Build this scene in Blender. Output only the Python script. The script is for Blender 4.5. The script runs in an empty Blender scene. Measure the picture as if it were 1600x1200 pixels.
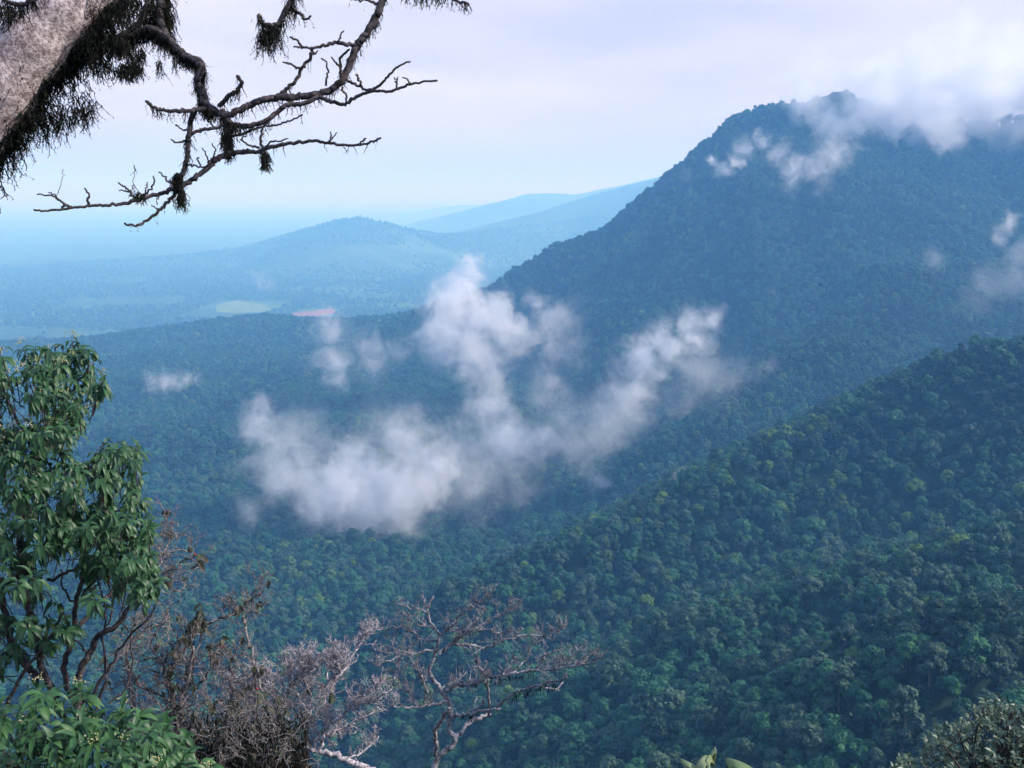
import bpy, math, random
import numpy as np
from mathutils import Vector, Matrix

# ---------------------------------------------------------------- camera, sky, sun, exposure
S = bpy.context.scene
C = bpy.context.collection
R = math.radians
cam_d = bpy.data.cameras.new('camera'); cam = bpy.data.objects.new('camera', cam_d); C.objects.link(cam)
cam_d.sensor_width = 36; cam_d.lens = 36 * 1570 / 1600
cam_d.clip_start = 0.1; cam_d.clip_end = 400000
cam.location = (0, 0, 0); cam.rotation_euler = (R(90) - math.atan(300 / 1570), 0, 0)
S.camera = cam
SUN_EL, SUN_AZ = R(37), R(97)          # azimuth clockwise from +Y: from the right and a little behind the lookout
W = bpy.data.worlds.new('World'); S.world = W; W.use_nodes = True
nt = W.node_tree; nt.nodes.clear()
def N(t, kind, **kw):
    n = t.nodes.new(kind)
    for k, v in kw.items():
        if k in n.inputs.keys() if isinstance(k, str) else False: n.inputs[k].default_value = v
        else: setattr(n, k, v)
    return n
wo = N(nt, 'ShaderNodeOutputWorld'); bg = N(nt, 'ShaderNodeBackground'); bg.inputs['Strength'].default_value = 0.10
sky = N(nt, 'ShaderNodeTexSky', sky_type='NISHITA', sun_disc=False, sun_elevation=SUN_EL, sun_rotation=SUN_AZ)
tc = N(nt, 'ShaderNodeTexCoord')
mp = N(nt, 'ShaderNodeMapping'); mp.inputs['Scale'].default_value = (1.6, 1.6, 9.0); mp.inputs['Location'].default_value = (3.1, 0.4, 0.2)
nz = N(nt, 'ShaderNodeTexNoise'); nz.inputs['Scale'].default_value = 1.3; nz.inputs['Detail'].default_value = 5; nz.inputs['Roughness'].default_value = 0.5
rp = N(nt, 'ShaderNodeValToRGB')
rp.color_ramp.elements[0].position = 0.40; rp.color_ramp.elements[0].color = (0.57, 0.60, 0.80, 1)
rp.color_ramp.elements[1].position = 0.62; rp.color_ramp.elements[1].color = (0.78, 0.77, 0.90, 1)
sc = N(nt, 'ShaderNodeVectorMath', operation='SCALE'); sc.inputs['Scale'].default_value = 9.0
mx = N(nt, 'ShaderNodeMix', data_type='RGBA'); mx.inputs['Factor'].default_value = 0.93      # thin overcast over the clear sky
L = nt.links.new
L(tc.outputs['Generated'], mp.inputs['Vector']); L(mp.outputs['Vector'], nz.inputs['Vector']); L(nz.outputs['Fac'], rp.inputs['Fac'])

# thinner, bluer cloud overhead than towards the horizon
sp = N(nt, 'ShaderNodeSeparateXYZ'); L(tc.outputs['Generated'], sp.inputs[0])
er = N(nt, 'ShaderNodeMapRange'); er.inputs['From Min'].default_value = 0.22; er.inputs['From Max'].default_value = 0.6; L(sp.outputs['Z'], er.inputs['Value'])
up = N(nt, 'ShaderNodeMix', data_type='RGBA'); up.inputs['B'].default_value = (0.44, 0.64, 1.05, 1); L(er.outputs['Result'], up.inputs['Factor']); L(rp.outputs['Color'], up.inputs['A'])

hr = N(nt, 'ShaderNodeMapRange', interpolation_type='SMOOTHSTEP'); hr.inputs['From Min'].default_value = -0.01; hr.inputs['From Max'].default_value = 0.10; L(sp.outputs['Z'], hr.inputs['Value'])
lo = N(nt, 'ShaderNodeMix', data_type='RGBA'); lo.inputs['A'].default_value = (0.52, 0.55, 0.88, 1); L(hr.outputs['Result'], lo.inputs['Factor']); L(up.outputs['Result'], lo.inputs['B'])
L(lo.outputs['Result'], sc.inputs[0]); L(sky.outputs['Color'], mx.inputs['A']); L(sc.outputs['Vector'], mx.inputs['B'])
L(mx.outputs['Result'], bg.inputs['Color']); L(bg.outputs['Background'], wo.inputs['Surface'])
sun_d = bpy.data.lights.new('sun', 'SUN'); sun_d.energy = 5.0; sun_d.angle = R(6); sun_d.color = (1.0, 0.95, 0.88)
sun = bpy.data.objects.new('sun', sun_d); C.objects.link(sun)
sun.rotation_euler = Vector((-math.sin(SUN_AZ) * math.cos(SUN_EL), -math.cos(SUN_AZ) * math.cos(SUN_EL), -math.sin(SUN_EL))).to_track_quat('-Z', 'Y').to_euler()
S.view_settings.view_transform = 'Standard'; S.view_settings.look = 'None'; S.view_settings.gamma = 1; S.view_settings.exposure = 0.38
cy = S.cycles
S.render.engine = 'CYCLES'
cy.use_denoising = True; cy.use_adaptive_sampling = True; cy.adaptive_threshold = 0.03
cy.max_bounces = 6; cy.diffuse_bounces = 2; cy.glossy_bounces = 1; cy.transmission_bounces = 2; cy.volume_bounces = 5; cy.transparent_max_bounces = 6
cy.volume_step_rate = 2.2; cy.volume_max_steps = 256

HAZE_D = 2.05e-4; HAZE_COL = (0.18, 0.50, 1.0, 1); HAZE_ABS = (0.90, 0.80, 1.0, 1)
# ---------------------------------------------------------------- terrain (metres, the camera's eye is the origin)
F = 1570.0
PITCH = math.atan(300.0 / F)
def ray(px, py):
    """unit-depth direction of a direction seen from the eye"""
    x, y, z = (px - 800) / F, 1.0, -(py - 600) / F
    c, s = math.cos(PITCH), math.sin(PITCH)
    return np.array([x, y * c + z * s, z * c - y * s])
def at(px, py, d):
    return ray(px, py) * d
def lattice(ix, iy, seed):
    n = (ix * 374761393 + iy * 668265263 + seed * 974711) & 0xffffffff
    n = ((n ^ (n >> 13)) * 1274126177) & 0xffffffff
    return ((n ^ (n >> 16)) & 0xffff) / 65535.0
def vnoise(x, y, seed=0):
    ix = np.floor(x).astype(np.int64); iy = np.floor(y).astype(np.int64)
    fx = x - ix; fy = y - iy
    fx = fx * fx * fx * (fx * (fx * 6 - 15) + 10); fy = fy * fy * fy * (fy * (fy * 6 - 15) + 10)
    a = lattice(ix, iy, seed); b = lattice(ix + 1, iy, seed)
    c = lattice(ix, iy + 1, seed); d = lattice(ix + 1, iy + 1, seed)
    return (a + (b - a) * fx) * (1 - fy) + (c + (d - c) * fx) * fy
def fbm(x, y, wl, octv=4, seed=0):
    s = 0.0; a = 1.0; t = 0.0
    for k in range(octv):
        s = s + a * (vnoise(x / wl + 13.7 * k, y / wl - 7.1 * k, seed + k) - 0.5); t += a
        a *= 0.5; wl *= 0.5
    return s / t * 2
def ridged(x, y, wl, seed=0):
    return 1 - 2 * np.abs(2 * vnoise(x / wl, y / wl, seed) - 1)
# ridges: list of (px, py, distance) crest points as seen from the lookout, or plain (x, y, z) triples; slope on each side
TREE_H = 15.0
def crest(pts, drop=TREE_H):
    out = []
    for p in pts:
        if len(p) == 4: out.append(p[:3]); continue
        v = at(*p); out.append((v[0], v[1], v[2] - drop))
    return np.array(out, float)
RIDGES = [
 # spur on the right
 (crest([(1900,380,930),(1600,512,880),(1450,585,870),(1300,645,860),(1200,690,840),(1100,738,810),(1000,790,780),(900,832,760),(800,880,740),(720,930,720)]), 0.62, 0.60, 12),
 # minor spurs on its near side
 (crest([(2000,600,560),(1650,730,560),(1500,800,545),(1300,890,520),(1150,960,510),(1000,1040,500)]), 0.62, 0.60, 14),
 (crest([(1900,820,380),(1600,960,360),(1450,1040,345),(1300,1120,340),(1180,1200,340)]), 0.7, 0.62, 14),
 # mountain under the cloud
 (crest([(760,452,2750),(800,418,2700),(880,385,2650),(930,345,2600),(985,295,2560),(1050,250,2530),(1100,215,2500),(1150,176,2480),(1200,163,2480),(1260,158,2500),(1320,146,2560),(1400,190,2600),(1500,195,2560),(1600,185,2500),(1800,120,2400),(2200,60,2300)]), 0.55, 0.62, 30),
 # spur of the mountain towards the lookout
 (crest([(1500,195,2560),(1470,290,2250),(1430,390,1950),(1340,475,1700),(1230,555,1480),(1120,650,1300)]), 0.60, 0.60, 30),
 (crest([(1215,185,2450),(1150,310,2270),(1070,430,2060),(1000,530,1850)], 25), 0.95, 0.8, 50),
 (crest([(1950,400,1750),(1750,480,1650),(1600,535,1480),(1450,590,1280)]), 0.50, 0.50, 40),
 # low hill beyond the valley
 (crest([(-300,575,2700),(0,548,2850),(170,528,3000),(300,506,3150),(400,492,3200),(520,497,3200),(640,490,3050),(760,452,2750)]), 0.22, 0.30, 60),
 # far hills on the plain
 (crest([(100,412,8600),(300,396,8800),(400,377,9000),(480,355,9000),(530,345,9000),(560,341,9000),(600,348,9050),(640,358,9100),(690,366,9200),(740,362,9300),(800,349,9500),(900,322,9800),(1000,288,10000),(1150,250,10200)], 0), 0.13, 0.2, 150),
 (crest([(660,345,15000),(720,330,15000),(770,317,15000),(830,303,15000),(900,302,15300),(960,292,15500),(1100,260,15500)], 0), 0.2, 0.25, 200),
 (crest([(640,332,24000),(720,322,25000),(800,316,25000),(900,305,26000),(1000,300,26000)], 0), 0.2, 0.25, 400),
 # unseen high shoulder at right, added to keep the sun off the near spur
 (np.array([(800,-300,330),(1050,0,450),(1300,400,480),(1750,850,400)], float), 0.9, 0.9, 30),
 # the lookout's own mountainside
 (np.array([(-900,-500,60),(-300,-160,20),(-60,-20,2.5),(-6,-2.2,-1.2),(0,-0.6,-1.62),(6,-2.2,-1.2),(80,-60,20),(380,-60,60),(900,80,120)], float), 0.80, 0.5, 0.6),
]
FLOOR_D = np.array([0, 300, 600, 900, 1400, 2000, 2600, 3300, 3900, 4600, 5500, 9000, 1e6])
FLOOR_Z = np.array([-330, -340, -352, -362, -392, -408, -425, -450, -560, -598, -605, -605, -605.])
def smax(a, b, k):
    h = np.clip(0.5 + 0.5 * (a - b) / k, 0, 1)
    return b * (1 - h) + a * h + k * h * (1 - h)
def seg_ridge(x, y, R, sl, sr, r0, end=1.0):
    best = np.full(x.shape, -1e9)
    for i in range(len(R) - 1):
        ax, ay, az = R[i]; bx, by, bz = R[i + 1]
        dx, dy = bx - ax, by - ay; L2 = dx * dx + dy * dy
        t = np.clip(((x - ax) * dx + (y - ay) * dy) / L2, 0, 1)
        qx = x - (ax + t * dx); qy = y - (ay + t * dy)
        over = ((x - ax) * dx + (y - ay) * dy) / L2; over = (over - t) * math.sqrt(L2)      # past an end of the segment the ground falls off faster
        d = np.sqrt(qx * qx + qy * qy + (end * end - 1) * over * over)
        s = np.where(dx * qy - dy * qx > 0, sl, sr)
        z = az + t * (bz - az) - s * (np.sqrt(d * d + r0 * r0) - r0)
        best = np.maximum(best, z)
    return best
def height(x, y):
    x = np.asarray(x, float); y = np.asarray(y, float)
    D = np.hypot(x, y)
    z = np.interp(D, FLOOR_D, FLOOR_Z)
    far = np.clip((D - 250) / 500, 0, 1) * np.clip((5200 - D) / 1200, 0.0, 1)
    wx = x + 60 * fbm(x, y, 420, 2, 5) * far; wy = y + 60 * fbm(x, y, 420, 2, 9) * far
    z = z + far * 26 * fbm(x, y, 600, 3, 3)
    for i, (R, sl, sr, r0) in enumerate(RIDGES):
        k = 25.0 if i < 7 else (40.0 if i < 10 else 60.0)
        if i == len(RIDGES) - 1: k = 4.0
        r = seg_ridge(x, y, R, sl, sr, r0, {3: 2.2, 8: 3.0, 9: 2.5}.get(i, 1.0)) if i in (0, 3, 7) or i > 7 else seg_ridge(wx, wy, R, sl, sr, r0)
        z = smax(z, r, k)
    near = np.clip((D - 120) / 300, 0, 1)
    up = np.clip((z + 420) / 260, 0.12, 1) * near * np.clip((6000 - D) / 2000, 0, 1)
    z = z + up * ((11 + 22 * np.clip((D - 1300) / 500, 0, 1)) * ridged(wx, wy, 280, 21) + 6 * ridged(wx, wy, 120, 22) - 6 - 14 * np.clip((D - 1300) / 500, 0, 1)) + near * 3 * fbm(x, y, 60, 2, 30)
    z = z + np.clip((D - 5000) / 3000, 0, 1) * 12 * fbm(x, y, 1500, 3, 40) * np.clip((z + 640) / 60, 0.1, 3)
    z = z + (1 - near) * 0.12 * fbm(x, y, 3.0, 3, 50) * np.clip(D / 3, 0, 1)
    return z
# ---------------------------------------------------------------- helpers
rng = np.random.default_rng(7)
rnd = random.Random(11)
def tag(o, label=None, cat=None, group=None, kind=None):
    if label: o['label'] = label
    if cat: o['category'] = cat
    if group: o['group'] = group
    if kind: o['kind'] = kind
    return o
def link(o, parent=None):
    C.objects.link(o)
    if parent: o.parent = parent
    return o
def empty(name, loc):
    o = bpy.data.objects.new(name, None); o.location = loc; o.empty_display_size = 0.2
    return link(o)
class MB:
    """collects faces of one mesh"""
    def __init__(self): self.v = []; self.f = []; self.n = 0; self.mi = []
    def add(self, v, f, m=0):
        v = np.asarray(v, float)
        if len(f) == 0: return
        self.v.append(v); o = self.n; self.n += len(v)
        self.f.extend([tuple(i + o for i in q) for q in f]); self.mi.extend([m] * len(f))
    def build(self, name, mats, parent=None, origin=(0, 0, 0), smooth=True):
        me = bpy.data.meshes.new(name)
        v = np.concatenate(self.v) - np.asarray(origin, float)
        me.from_pydata(v.tolist(), [], self.f)
        if not isinstance(mats, (list, tuple)): mats = [mats]
        for m in mats: me.materials.append(m)
        if len(mats) > 1: me.polygons.foreach_set('material_index', self.mi)
        me.polygons.foreach_set('use_smooth', [smooth] * len(me.polygons)); me.update()
        o = bpy.data.objects.new(name, me)
        if parent is None: o.location = origin
        return link(o, parent)
def norm(v): return v / (np.linalg.norm(v, axis=-1, keepdims=True) + 1e-12)
def tube(mb, P, r, n=6, m=0, cap=True):
    P = np.asarray(P, float); k = len(P)
    r = np.broadcast_to(np.asarray(r, float), (k,))
    T = np.gradient(P, axis=0); T = norm(T)
    a = np.cross(T[0], (0.13, 0.31, 0.94)); a = norm(a)
    A = np.empty_like(P); A[0] = a
    for i in range(1, k):
        b = A[i - 1] - T[i] * (A[i - 1] @ T[i]); A[i] = norm(b)
    B = np.cross(T, A)
    th = np.arange(n) / n * 2 * math.pi
    V = P[:, None] + (A[:, None] * np.cos(th)[None, :, None] + B[:, None] * np.sin(th)[None, :, None]) * r[:, None, None]
    V = V.reshape(-1, 3)
    f = [(i * n + j, i * n + (j + 1) % n, (i + 1) * n + (j + 1) % n, (i + 1) * n + j) for i in range(k - 1) for j in range(n)]
    if cap:
        V = np.vstack([V, P[-1] + T[-1] * r[-1] * 0.8]); e = len(V) - 1; o = (k - 1) * n
        f += [(o + j, o + (j + 1) % n, e) for j in range(n)]
    mb.add(V, f, m)
def smooth_line(P, sub=4):
    P = np.asarray(P, float)
    if len(P) < 3:
        t = np.linspace(0, 1, sub + 1)[:, None]; return P[0] * (1 - t) + P[-1] * t
    Q = np.vstack([2 * P[0] - P[1], P, 2 * P[-1] - P[-2]]); out = []
    for i in range(1, len(Q) - 2):
        for s in range(sub):
            t = s / sub
            out.append(0.5 * (2 * Q[i] + (Q[i + 1] - Q[i - 1]) * t + (2 * Q[i - 1] - 5 * Q[i] + 4 * Q[i + 1] - Q[i + 2]) * t * t + (3 * Q[i] - Q[i - 1] - 3 * Q[i + 1] + Q[i + 2]) * t ** 3))
    out.append(P[-1]); return np.array(out)
def trace(pts, d0, d1, sub=4, jit=0.6):
    """a limb through outline points, its distance running from d0 to d1"""
    pts = smooth_line(np.array(pts, float), sub)
    s = np.concatenate([[0], np.cumsum(np.linalg.norm(np.diff(pts, axis=0), axis=1))]); s /= s[-1]
    d = d0 + (d1 - d0) * s
    P = np.array([at(p[0], p[1], q) for p, q in zip(pts, d)])
    j = rng.normal(0, 1, P.shape) * (d[:, None] / F) * jit; j[0] = 0; j[-1] = 0
    return P + j
def crease(P, r0, r1, pw=0.8):
    s = np.linspace(0, 1, len(P)) ** pw
    return r0 + (r1 - r0) * s
# ---------------------------------------------------------------- materials
def mat(name):
    m = bpy.data.materials.new(name); m.use_nodes = True; t = m.node_tree; b = t.nodes['Principled BSDF']
    return m, t, b
def ramp(t, stops, interp='LINEAR'):
    n = t.nodes.new('ShaderNodeValToRGB'); e = n.color_ramp.elements; n.color_ramp.interpolation = interp
    e[0].position, e[0].color = stops[0][0], (*stops[0][1], 1); e[1].position, e[1].color = stops[-1][0], (*stops[-1][1], 1)
    for p, c in stops[1:-1]:
        x = e.new(p); x.color = (*c, 1)
    return n
def noise(t, scale, detail=4, rough=0.55, vec=None):
    n = t.nodes.new('ShaderNodeTexNoise'); n.inputs['Scale'].default_value = scale; n.inputs['Detail'].default_value = detail; n.inputs['Roughness'].default_value = rough
    if vec is not None: t.links.new(vec, n.inputs['Vector'])
    return n
def mixc(t, a, b, fac, mode='MIX'):
    n = t.nodes.new('ShaderNodeMix'); n.data_type = 'RGBA'; n.blend_type = mode
    for s, x in (('A', a), ('B', b)):
        if hasattr(x, 'links'): t.links.new(x, n.inputs[s])
        else: n.inputs[s].default_value = (*x, 1)
    if hasattr(fac, 'links'): t.links.new(fac, n.inputs['Factor'])
    else: n.inputs['Factor'].default_value = fac
    return n.outputs['Result']
def bump(t, b, h, strength, dist):
    n = t.nodes.new('ShaderNodeBump'); n.inputs['Strength'].default_value = strength; n.inputs['Distance'].default_value = dist
    t.links.new(h, n.inputs['Height']); t.links.new(n.outputs['Normal'], b.inputs['Normal'])
def obco(t): return t.nodes.new('ShaderNodeTexCoord').outputs['Object']
def geopos(t): return t.nodes.new('ShaderNodeNewGeometry').outputs['Position']

def leaf_mat(name, dark, mid, light, rough=0.5, spec=0.4, trans=0.25, per='island', sharp=1.0):
    m, t, b = mat(name)
    g = t.nodes.new('ShaderNodeNewGeometry'); o = t.nodes.new('ShaderNodeObjectInfo')
    r1 = ramp(t, [(0.0, dark), (0.5, mid), (1.0, light)])
    mul = t.nodes.new('ShaderNodeMath'); mul.operation = 'MULTIPLY_ADD'; mul.inputs[1].default_value = 0.45
    t.links.new(g.outputs['Random Per Island'], mul.inputs[0])
    m2 = t.nodes.new('ShaderNodeMath'); m2.operation = 'MULTIPLY'; m2.inputs[1].default_value = 0.55
    t.links.new(o.outputs['Random'], m2.inputs[0]); t.links.new(m2.outputs[0], mul.inputs[2])
    t.links.new(mul.outputs[0], r1.inputs['Fac'])
    t.links.new(r1.outputs['Color'], b.inputs['Base Color'])
    b.inputs['Roughness'].default_value = rough; b.inputs['Specular IOR Level'].default_value = spec
    if trans:
        tr = t.nodes.new('ShaderNodeBsdfTranslucent'); t.links.new(r1.outputs['Color'], tr.inputs['Color'])
        ms = t.nodes.new('ShaderNodeMixShader'); ms.inputs[0].default_value = trans
        t.links.new(b.outputs[0], ms.inputs[1]); t.links.new(tr.outputs[0], ms.inputs[2]); t.links.new(ms.outputs[0], t.nodes['Material Output'].inputs['Surface'])
    return m
def bark_mat(name, dark, light, scale=20, bdist=0.01, lichen=None):
    m, t, b = mat(name); v = obco(t)
    n1 = noise(t, scale, 6, 0.65, v); n2 = noise(t, scale * 3.3, 5, 0.7, v)
    r1 = ramp(t, [(0.35, dark), (0.62, light)]); t.links.new(n1.outputs['Fac'], r1.inputs['Fac'])
    r2 = ramp(t, [(0.38, (0.25, 0.25, 0.25)), (0.6, (1, 1, 1))]); t.links.new(n2.outputs['Fac'], r2.inputs['Fac'])
    c = mixc(t, r1.outputs['Color'], r2.outputs['Color'], 0.8, 'MULTIPLY')
    if lichen:
        n3 = noise(t, scale * 0.45, 4, 0.6, v); r3 = ramp(t, [(0.5, (0, 0, 0)), (0.62, (1, 1, 1))]); t.links.new(n3.outputs['Fac'], r3.inputs['Fac'])
        c = mixc(t, c, lichen, r3.outputs['Color'])
    t.links.new(c, b.inputs['Base Color']); b.inputs['Roughness'].default_value = 0.9; b.inputs['Specular IOR Level'].default_value = 0.2
    bump(t, b, n2.outputs['Fac'], 0.8, bdist)
    return m
# forest ground: dark earth and undergrowth near, the plain's patchwork of woods and pale fields far away
def ground_mat():
    m, t, b = mat('forest_ground'); p = geopos(t)
    n1 = noise(t, 0.12, 6, 0.65, p); n2 = noise(t, 0.0016, 4, 0.6, p); n3 = noise(t, 0.03, 5, 0.75, p); n4 = noise(t, 0.0007, 3, 0.5, p)
    r1 = ramp(t, [(0.35, (0.010, 0.020, 0.012)), (0.62, (0.020, 0.036, 0.018))]); t.links.new(n1.outputs['Fac'], r1.inputs['Fac'])
    r3 = ramp(t, [(0.40, (0.020, 0.045, 0.024)), (0.52, (0.05, 0.09, 0.04)), (0.64, (0.075, 0.13, 0.055))]); t.links.new(n3.outputs['Fac'], r3.inputs['Fac'])
    r2 = ramp(t, [(0.50, (0, 0, 0)), (0.60, (1, 1, 1))]); t.links.new(n2.outputs['Fac'], r2.inputs['Fac'])
    fields = mixc(t, r3.outputs['Color'], (0.075, 0.135, 0.06), r2.outputs['Color'])
    sep = t.nodes.new('ShaderNodeSeparateXYZ'); t.links.new(p, sep.inputs[0])
    mr = t.nodes.new('ShaderNodeMapRange'); mr.inputs['From Min'].default_value = 3600; mr.inputs['From Max'].default_value = 4300; t.links.new(sep.outputs['Y'], mr.inputs['Value'])
    c = mixc(t, r1.outputs['Color'], fields, mr.outputs['Result'])
    t.links.new(c, b.inputs['Base Color']); b.inputs['Roughness'].default_value = 1.0; b.inputs['Specular IOR Level'].default_value = 0.0
    return m
# ---------------------------------------------------------------- the ground, one sheet out to the horizon
def make_ground():
    rad = np.concatenate([[0.0], np.geomspace(0.6, 60, 70), np.geomspace(62, 6000, 330), np.geomspace(6300, 200000, 90)])
    front = np.radians(np.linspace(-44, 44, 360)); back = np.radians(np.linspace(44, 316, 70)[1:-1])
    az = np.concatenate([front, back])
    RR, AA = np.meshgrid(rad[1:], az, indexing='ij')
    X = RR * np.sin(AA); Y = RR * np.cos(AA); Z = height(X, Y)
    n = len(az); k = len(rad) - 1
    V = np.stack([X, Y, Z], -1).reshape(-1, 3)
    V = np.vstack([V, [0, 0, float(height(np.array([0.0]), np.array([0.0]))[0])]])
    i, j = np.meshgrid(np.arange(k - 1), np.arange(n), indexing='ij'); j2 = (j + 1) % n
    q = np.stack([i * n + j, (i + 1) * n + j, (i + 1) * n + j2, i * n + j2], -1).reshape(-1, 4)
    me = bpy.data.meshes.new('ground')
    faces = q[:, ::-1].tolist() + [(len(V) - 1, (jj + 1) % n, jj) for jj in range(n)]
    me.from_pydata(V.tolist(), [], faces); me.polygons.foreach_set('use_smooth', [True] * len(me.polygons))
    me.materials.append(ground_mat()); me.update()
    o = link(bpy.data.objects.new('ground', me)); tag(o, 'forested ground of the valley, the mountain slopes and the hazy plain beyond', 'terrain', kind='structure')
    return float(V[:, 2].min())
ZMIN = make_ground()
def on_ground(px, py, D): # a point of the plain seen in that direction
    v = ray(px, py); lo, hi = D * 0.5, D * 2
    for _ in range(50):
        mid = (lo + hi) / 2; p = v * mid
        if p[2] > float(height(p[:1], p[1:2])[0]): lo = mid
        else: hi = mid
    return v * lo
def patch(name, outline, col, col2, label, cat, lift=2.0):
    P = np.array([on_ground(x, y, 5000) for x, y in outline]); c = P.mean(0)
    rings = [c + (P - c) * s for s in (0.3, 0.6, 0.85, 1.0)]; V = np.vstack([[c]] + rings)
    V[:, 2] = height(V[:, 0], V[:, 1]) + lift; n = len(P)
    f = [(0, 1 + i, 1 + (i + 1) % n) for i in range(n)]
    for k in range(3): f += [(1 + k * n + i, 1 + (k + 1) * n + i, 1 + (k + 1) * n + (i + 1) % n, 1 + k * n + (i + 1) % n) for i in range(n)]
    m, t, b = mat(name); nn = noise(t, 0.02, 5, 0.6, geopos(t)); r = ramp(t, [(0.4, col), (0.6, col2)]); t.links.new(nn.outputs['Fac'], r.inputs['Fac']); t.links.new(r.outputs['Color'], b.inputs['Base Color']); b.inputs['Roughness'].default_value = 1
    b.inputs['Specular IOR Level'].default_value = 0
    mb = MB(); mb.add(V, f); o = mb.build(name, m, None, tuple(c)); tag(o, label, cat, kind='structure'); return P
clearing = patch('clearing', [(452,496),(456,491),(470,488),(492,486),(508,483),(524,483),(525,489),(512,492),(500,494),(488,499),(478,499),(462,496)], (0.20, 0.09, 0.06), (0.28, 0.14, 0.09), 'bare red earth clearing on the plain beyond the low hill', 'clearing')
field = patch('field', [(338,478),(350,473),(372,470),(395,473),(415,478),(425,486),(400,489),(360,490),(338,488)], (0.09, 0.15, 0.06), (0.17, 0.24, 0.10), 'pale green field on the plain behind the low wooded hill', 'field')
# ---------------------------------------------------------------- forest trees
def lobe_crown(seed, nl, leaf, per, spread=1.0, tall=1.0):
    """a crown about 12 m across: lobes of leaf sprays over a dark inner mass"""
    g = np.random.default_rng(seed); mb = MB()
    lobes = []
    for i in range(nl):
        a = i * 2.399 + g.uniform(-0.4, 0.4); u = (i + 0.5) / nl
        rr = 4.2 * spread * math.sqrt(u) * g.uniform(0.8, 1.15); z = (4.2 * (1 - u) ** 0.8 - 1.0 * u + g.uniform(-1.0, 1.0)) * tall
        lobes.append((np.array([rr * math.cos(a), rr * math.sin(a), z]), g.uniform(1.3, 2.5)))
    for i in range(nl // 3):
        a = g.uniform(0, 6.28); lobes.append((np.array([3.6 * math.cos(a), 3.6 * math.sin(a), -2.6 * tall + g.uniform(-.8, .8)]), g.uniform(1.4, 2.1)))
    icos = ico()
    for c, r in lobes:
        V = icos[0] * r * 0.72 * g.uniform(0.85, 1.15, (len(icos[0]), 1)) + c; mb.add(V, icos[1])
        n = max(8, int(per * (r / 1.9) ** 2))
        d = norm(g.normal(0, 1, (n, 3)) + (0, 0, 0.35)); rad = r * g.uniform(0.78, 1.12, n)
        pos = c + d * rad[:, None] * np.array([1, 1, 0.85])
        nn = norm(d + g.normal(0, 0.45, (n, 3)) + (0, 0, 0.25)); t1 = norm(np.cross(nn, g.normal(0, 1, (n, 3)))); t2 = np.cross(nn, t1)
        s = leaf * g.uniform(0.6, 1.35, (n, 1)); w = s * g.uniform(0.45, 0.85, (n, 1))
        V = np.stack([pos - t1 * s, pos - t2 * w - nn * 0.12 * s, pos + t1 * s * 1.0, pos + t2 * w - nn * 0.12 * s], 1).reshape(-1, 3)
        mb.add(V, [(4 * k, 4 * k + 1, 4 * k + 2, 4 * k + 3) for k in range(n)])
    return mb
_ico = None
def ico():
    global _ico
    if _ico is None:
        import bmesh
        bm = bmesh.new(); bmesh.ops.create_icosphere(bm, subdivisions=2, radius=1)
        _ico = (np.array([v.co[:] for v in bm.verts]), [tuple(v.index for v in f.verts) for f in bm.faces]); bm.free()
    return _ico
KINDS = [
 ('dark green', leaf_mat('foliage_dark_green', (0.004, 0.022, 0.015), (0.008, 0.040, 0.025), (0.015, 0.064, 0.034), 0.6, 0.25, 0.15)),
 ('mid green', leaf_mat('foliage_mid_green', (0.009, 0.056, 0.030), (0.020, 0.100, 0.045), (0.040, 0.150, 0.058), 0.6, 0.25, 0.18)),
 ('pale grey green', leaf_mat('foliage_grey_green', (0.022, 0.056, 0.036), (0.038, 0.085, 0.052), (0.060, 0.120, 0.068), 0.6, 0.25, 0.15)),
 ('yellow green', leaf_mat('foliage_yellow_green', (0.040, 0.095, 0.022), (0.075, 0.155, 0.030), (0.120, 0.215, 0.040), 0.6, 0.25, 0.2)),
]
SHAPES = [(1, 15, 0.62, 60, 1.0, 1.0), (2, 11, 0.62, 70, 0.85, 1.25), (3, 20, 0.58, 52, 1.12, 0.8), (4, 13, 0.70, 52, 0.95, 0.95), (5, 9, 0.60, 75, 0.7, 1.45)]
bark_forest = bark_mat('forest_bark', (0.10, 0.085, 0.07), (0.26, 0.23, 0.19), 2.0, 0.05)
crown_me = []
for k, (kn, km) in enumerate(KINDS):
    row = []
    for s in SHAPES:
        mb = lobe_crown(s[0] * 10 + k, s[1], s[2], s[3], s[4], s[5])
        me = bpy.data.meshes.new('crown'); v = np.concatenate(mb.v); me.from_pydata(v.tolist(), [], mb.f); me.materials.append(km)
        me.polygons.foreach_set('use_smooth', [False] * len(me.polygons)); me.update(); row.append(me)
    crown_me.append(row)
tm = MB()
tube(tm, [(0, 0, -10), (0.3, 0.1, -5), (0, 0.2, 0), (0.2, 0, 3)], [0.42, 0.33, 0.26, 0.1], 7)
for a in range(5):
    c_, s_ = math.cos(a * 1.3), math.sin(a * 1.3)
    tube(tm, [(0.2, 0.1, -3 + a * 0.6), (1.2 * c_, 1.2 * s_, -1.4 + a * 0.6), (3.2 * c_, 3.2 * s_, 0.4 + a * 0.4)], [0.2, 0.15, 0.05], 5)
trunk_me = bpy.data.meshes.new('trunk'); trunk_me.from_pydata(np.concatenate(tm.v).tolist(), [], tm.f); trunk_me.materials.append(bark_forest); trunk_me.update()

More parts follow.
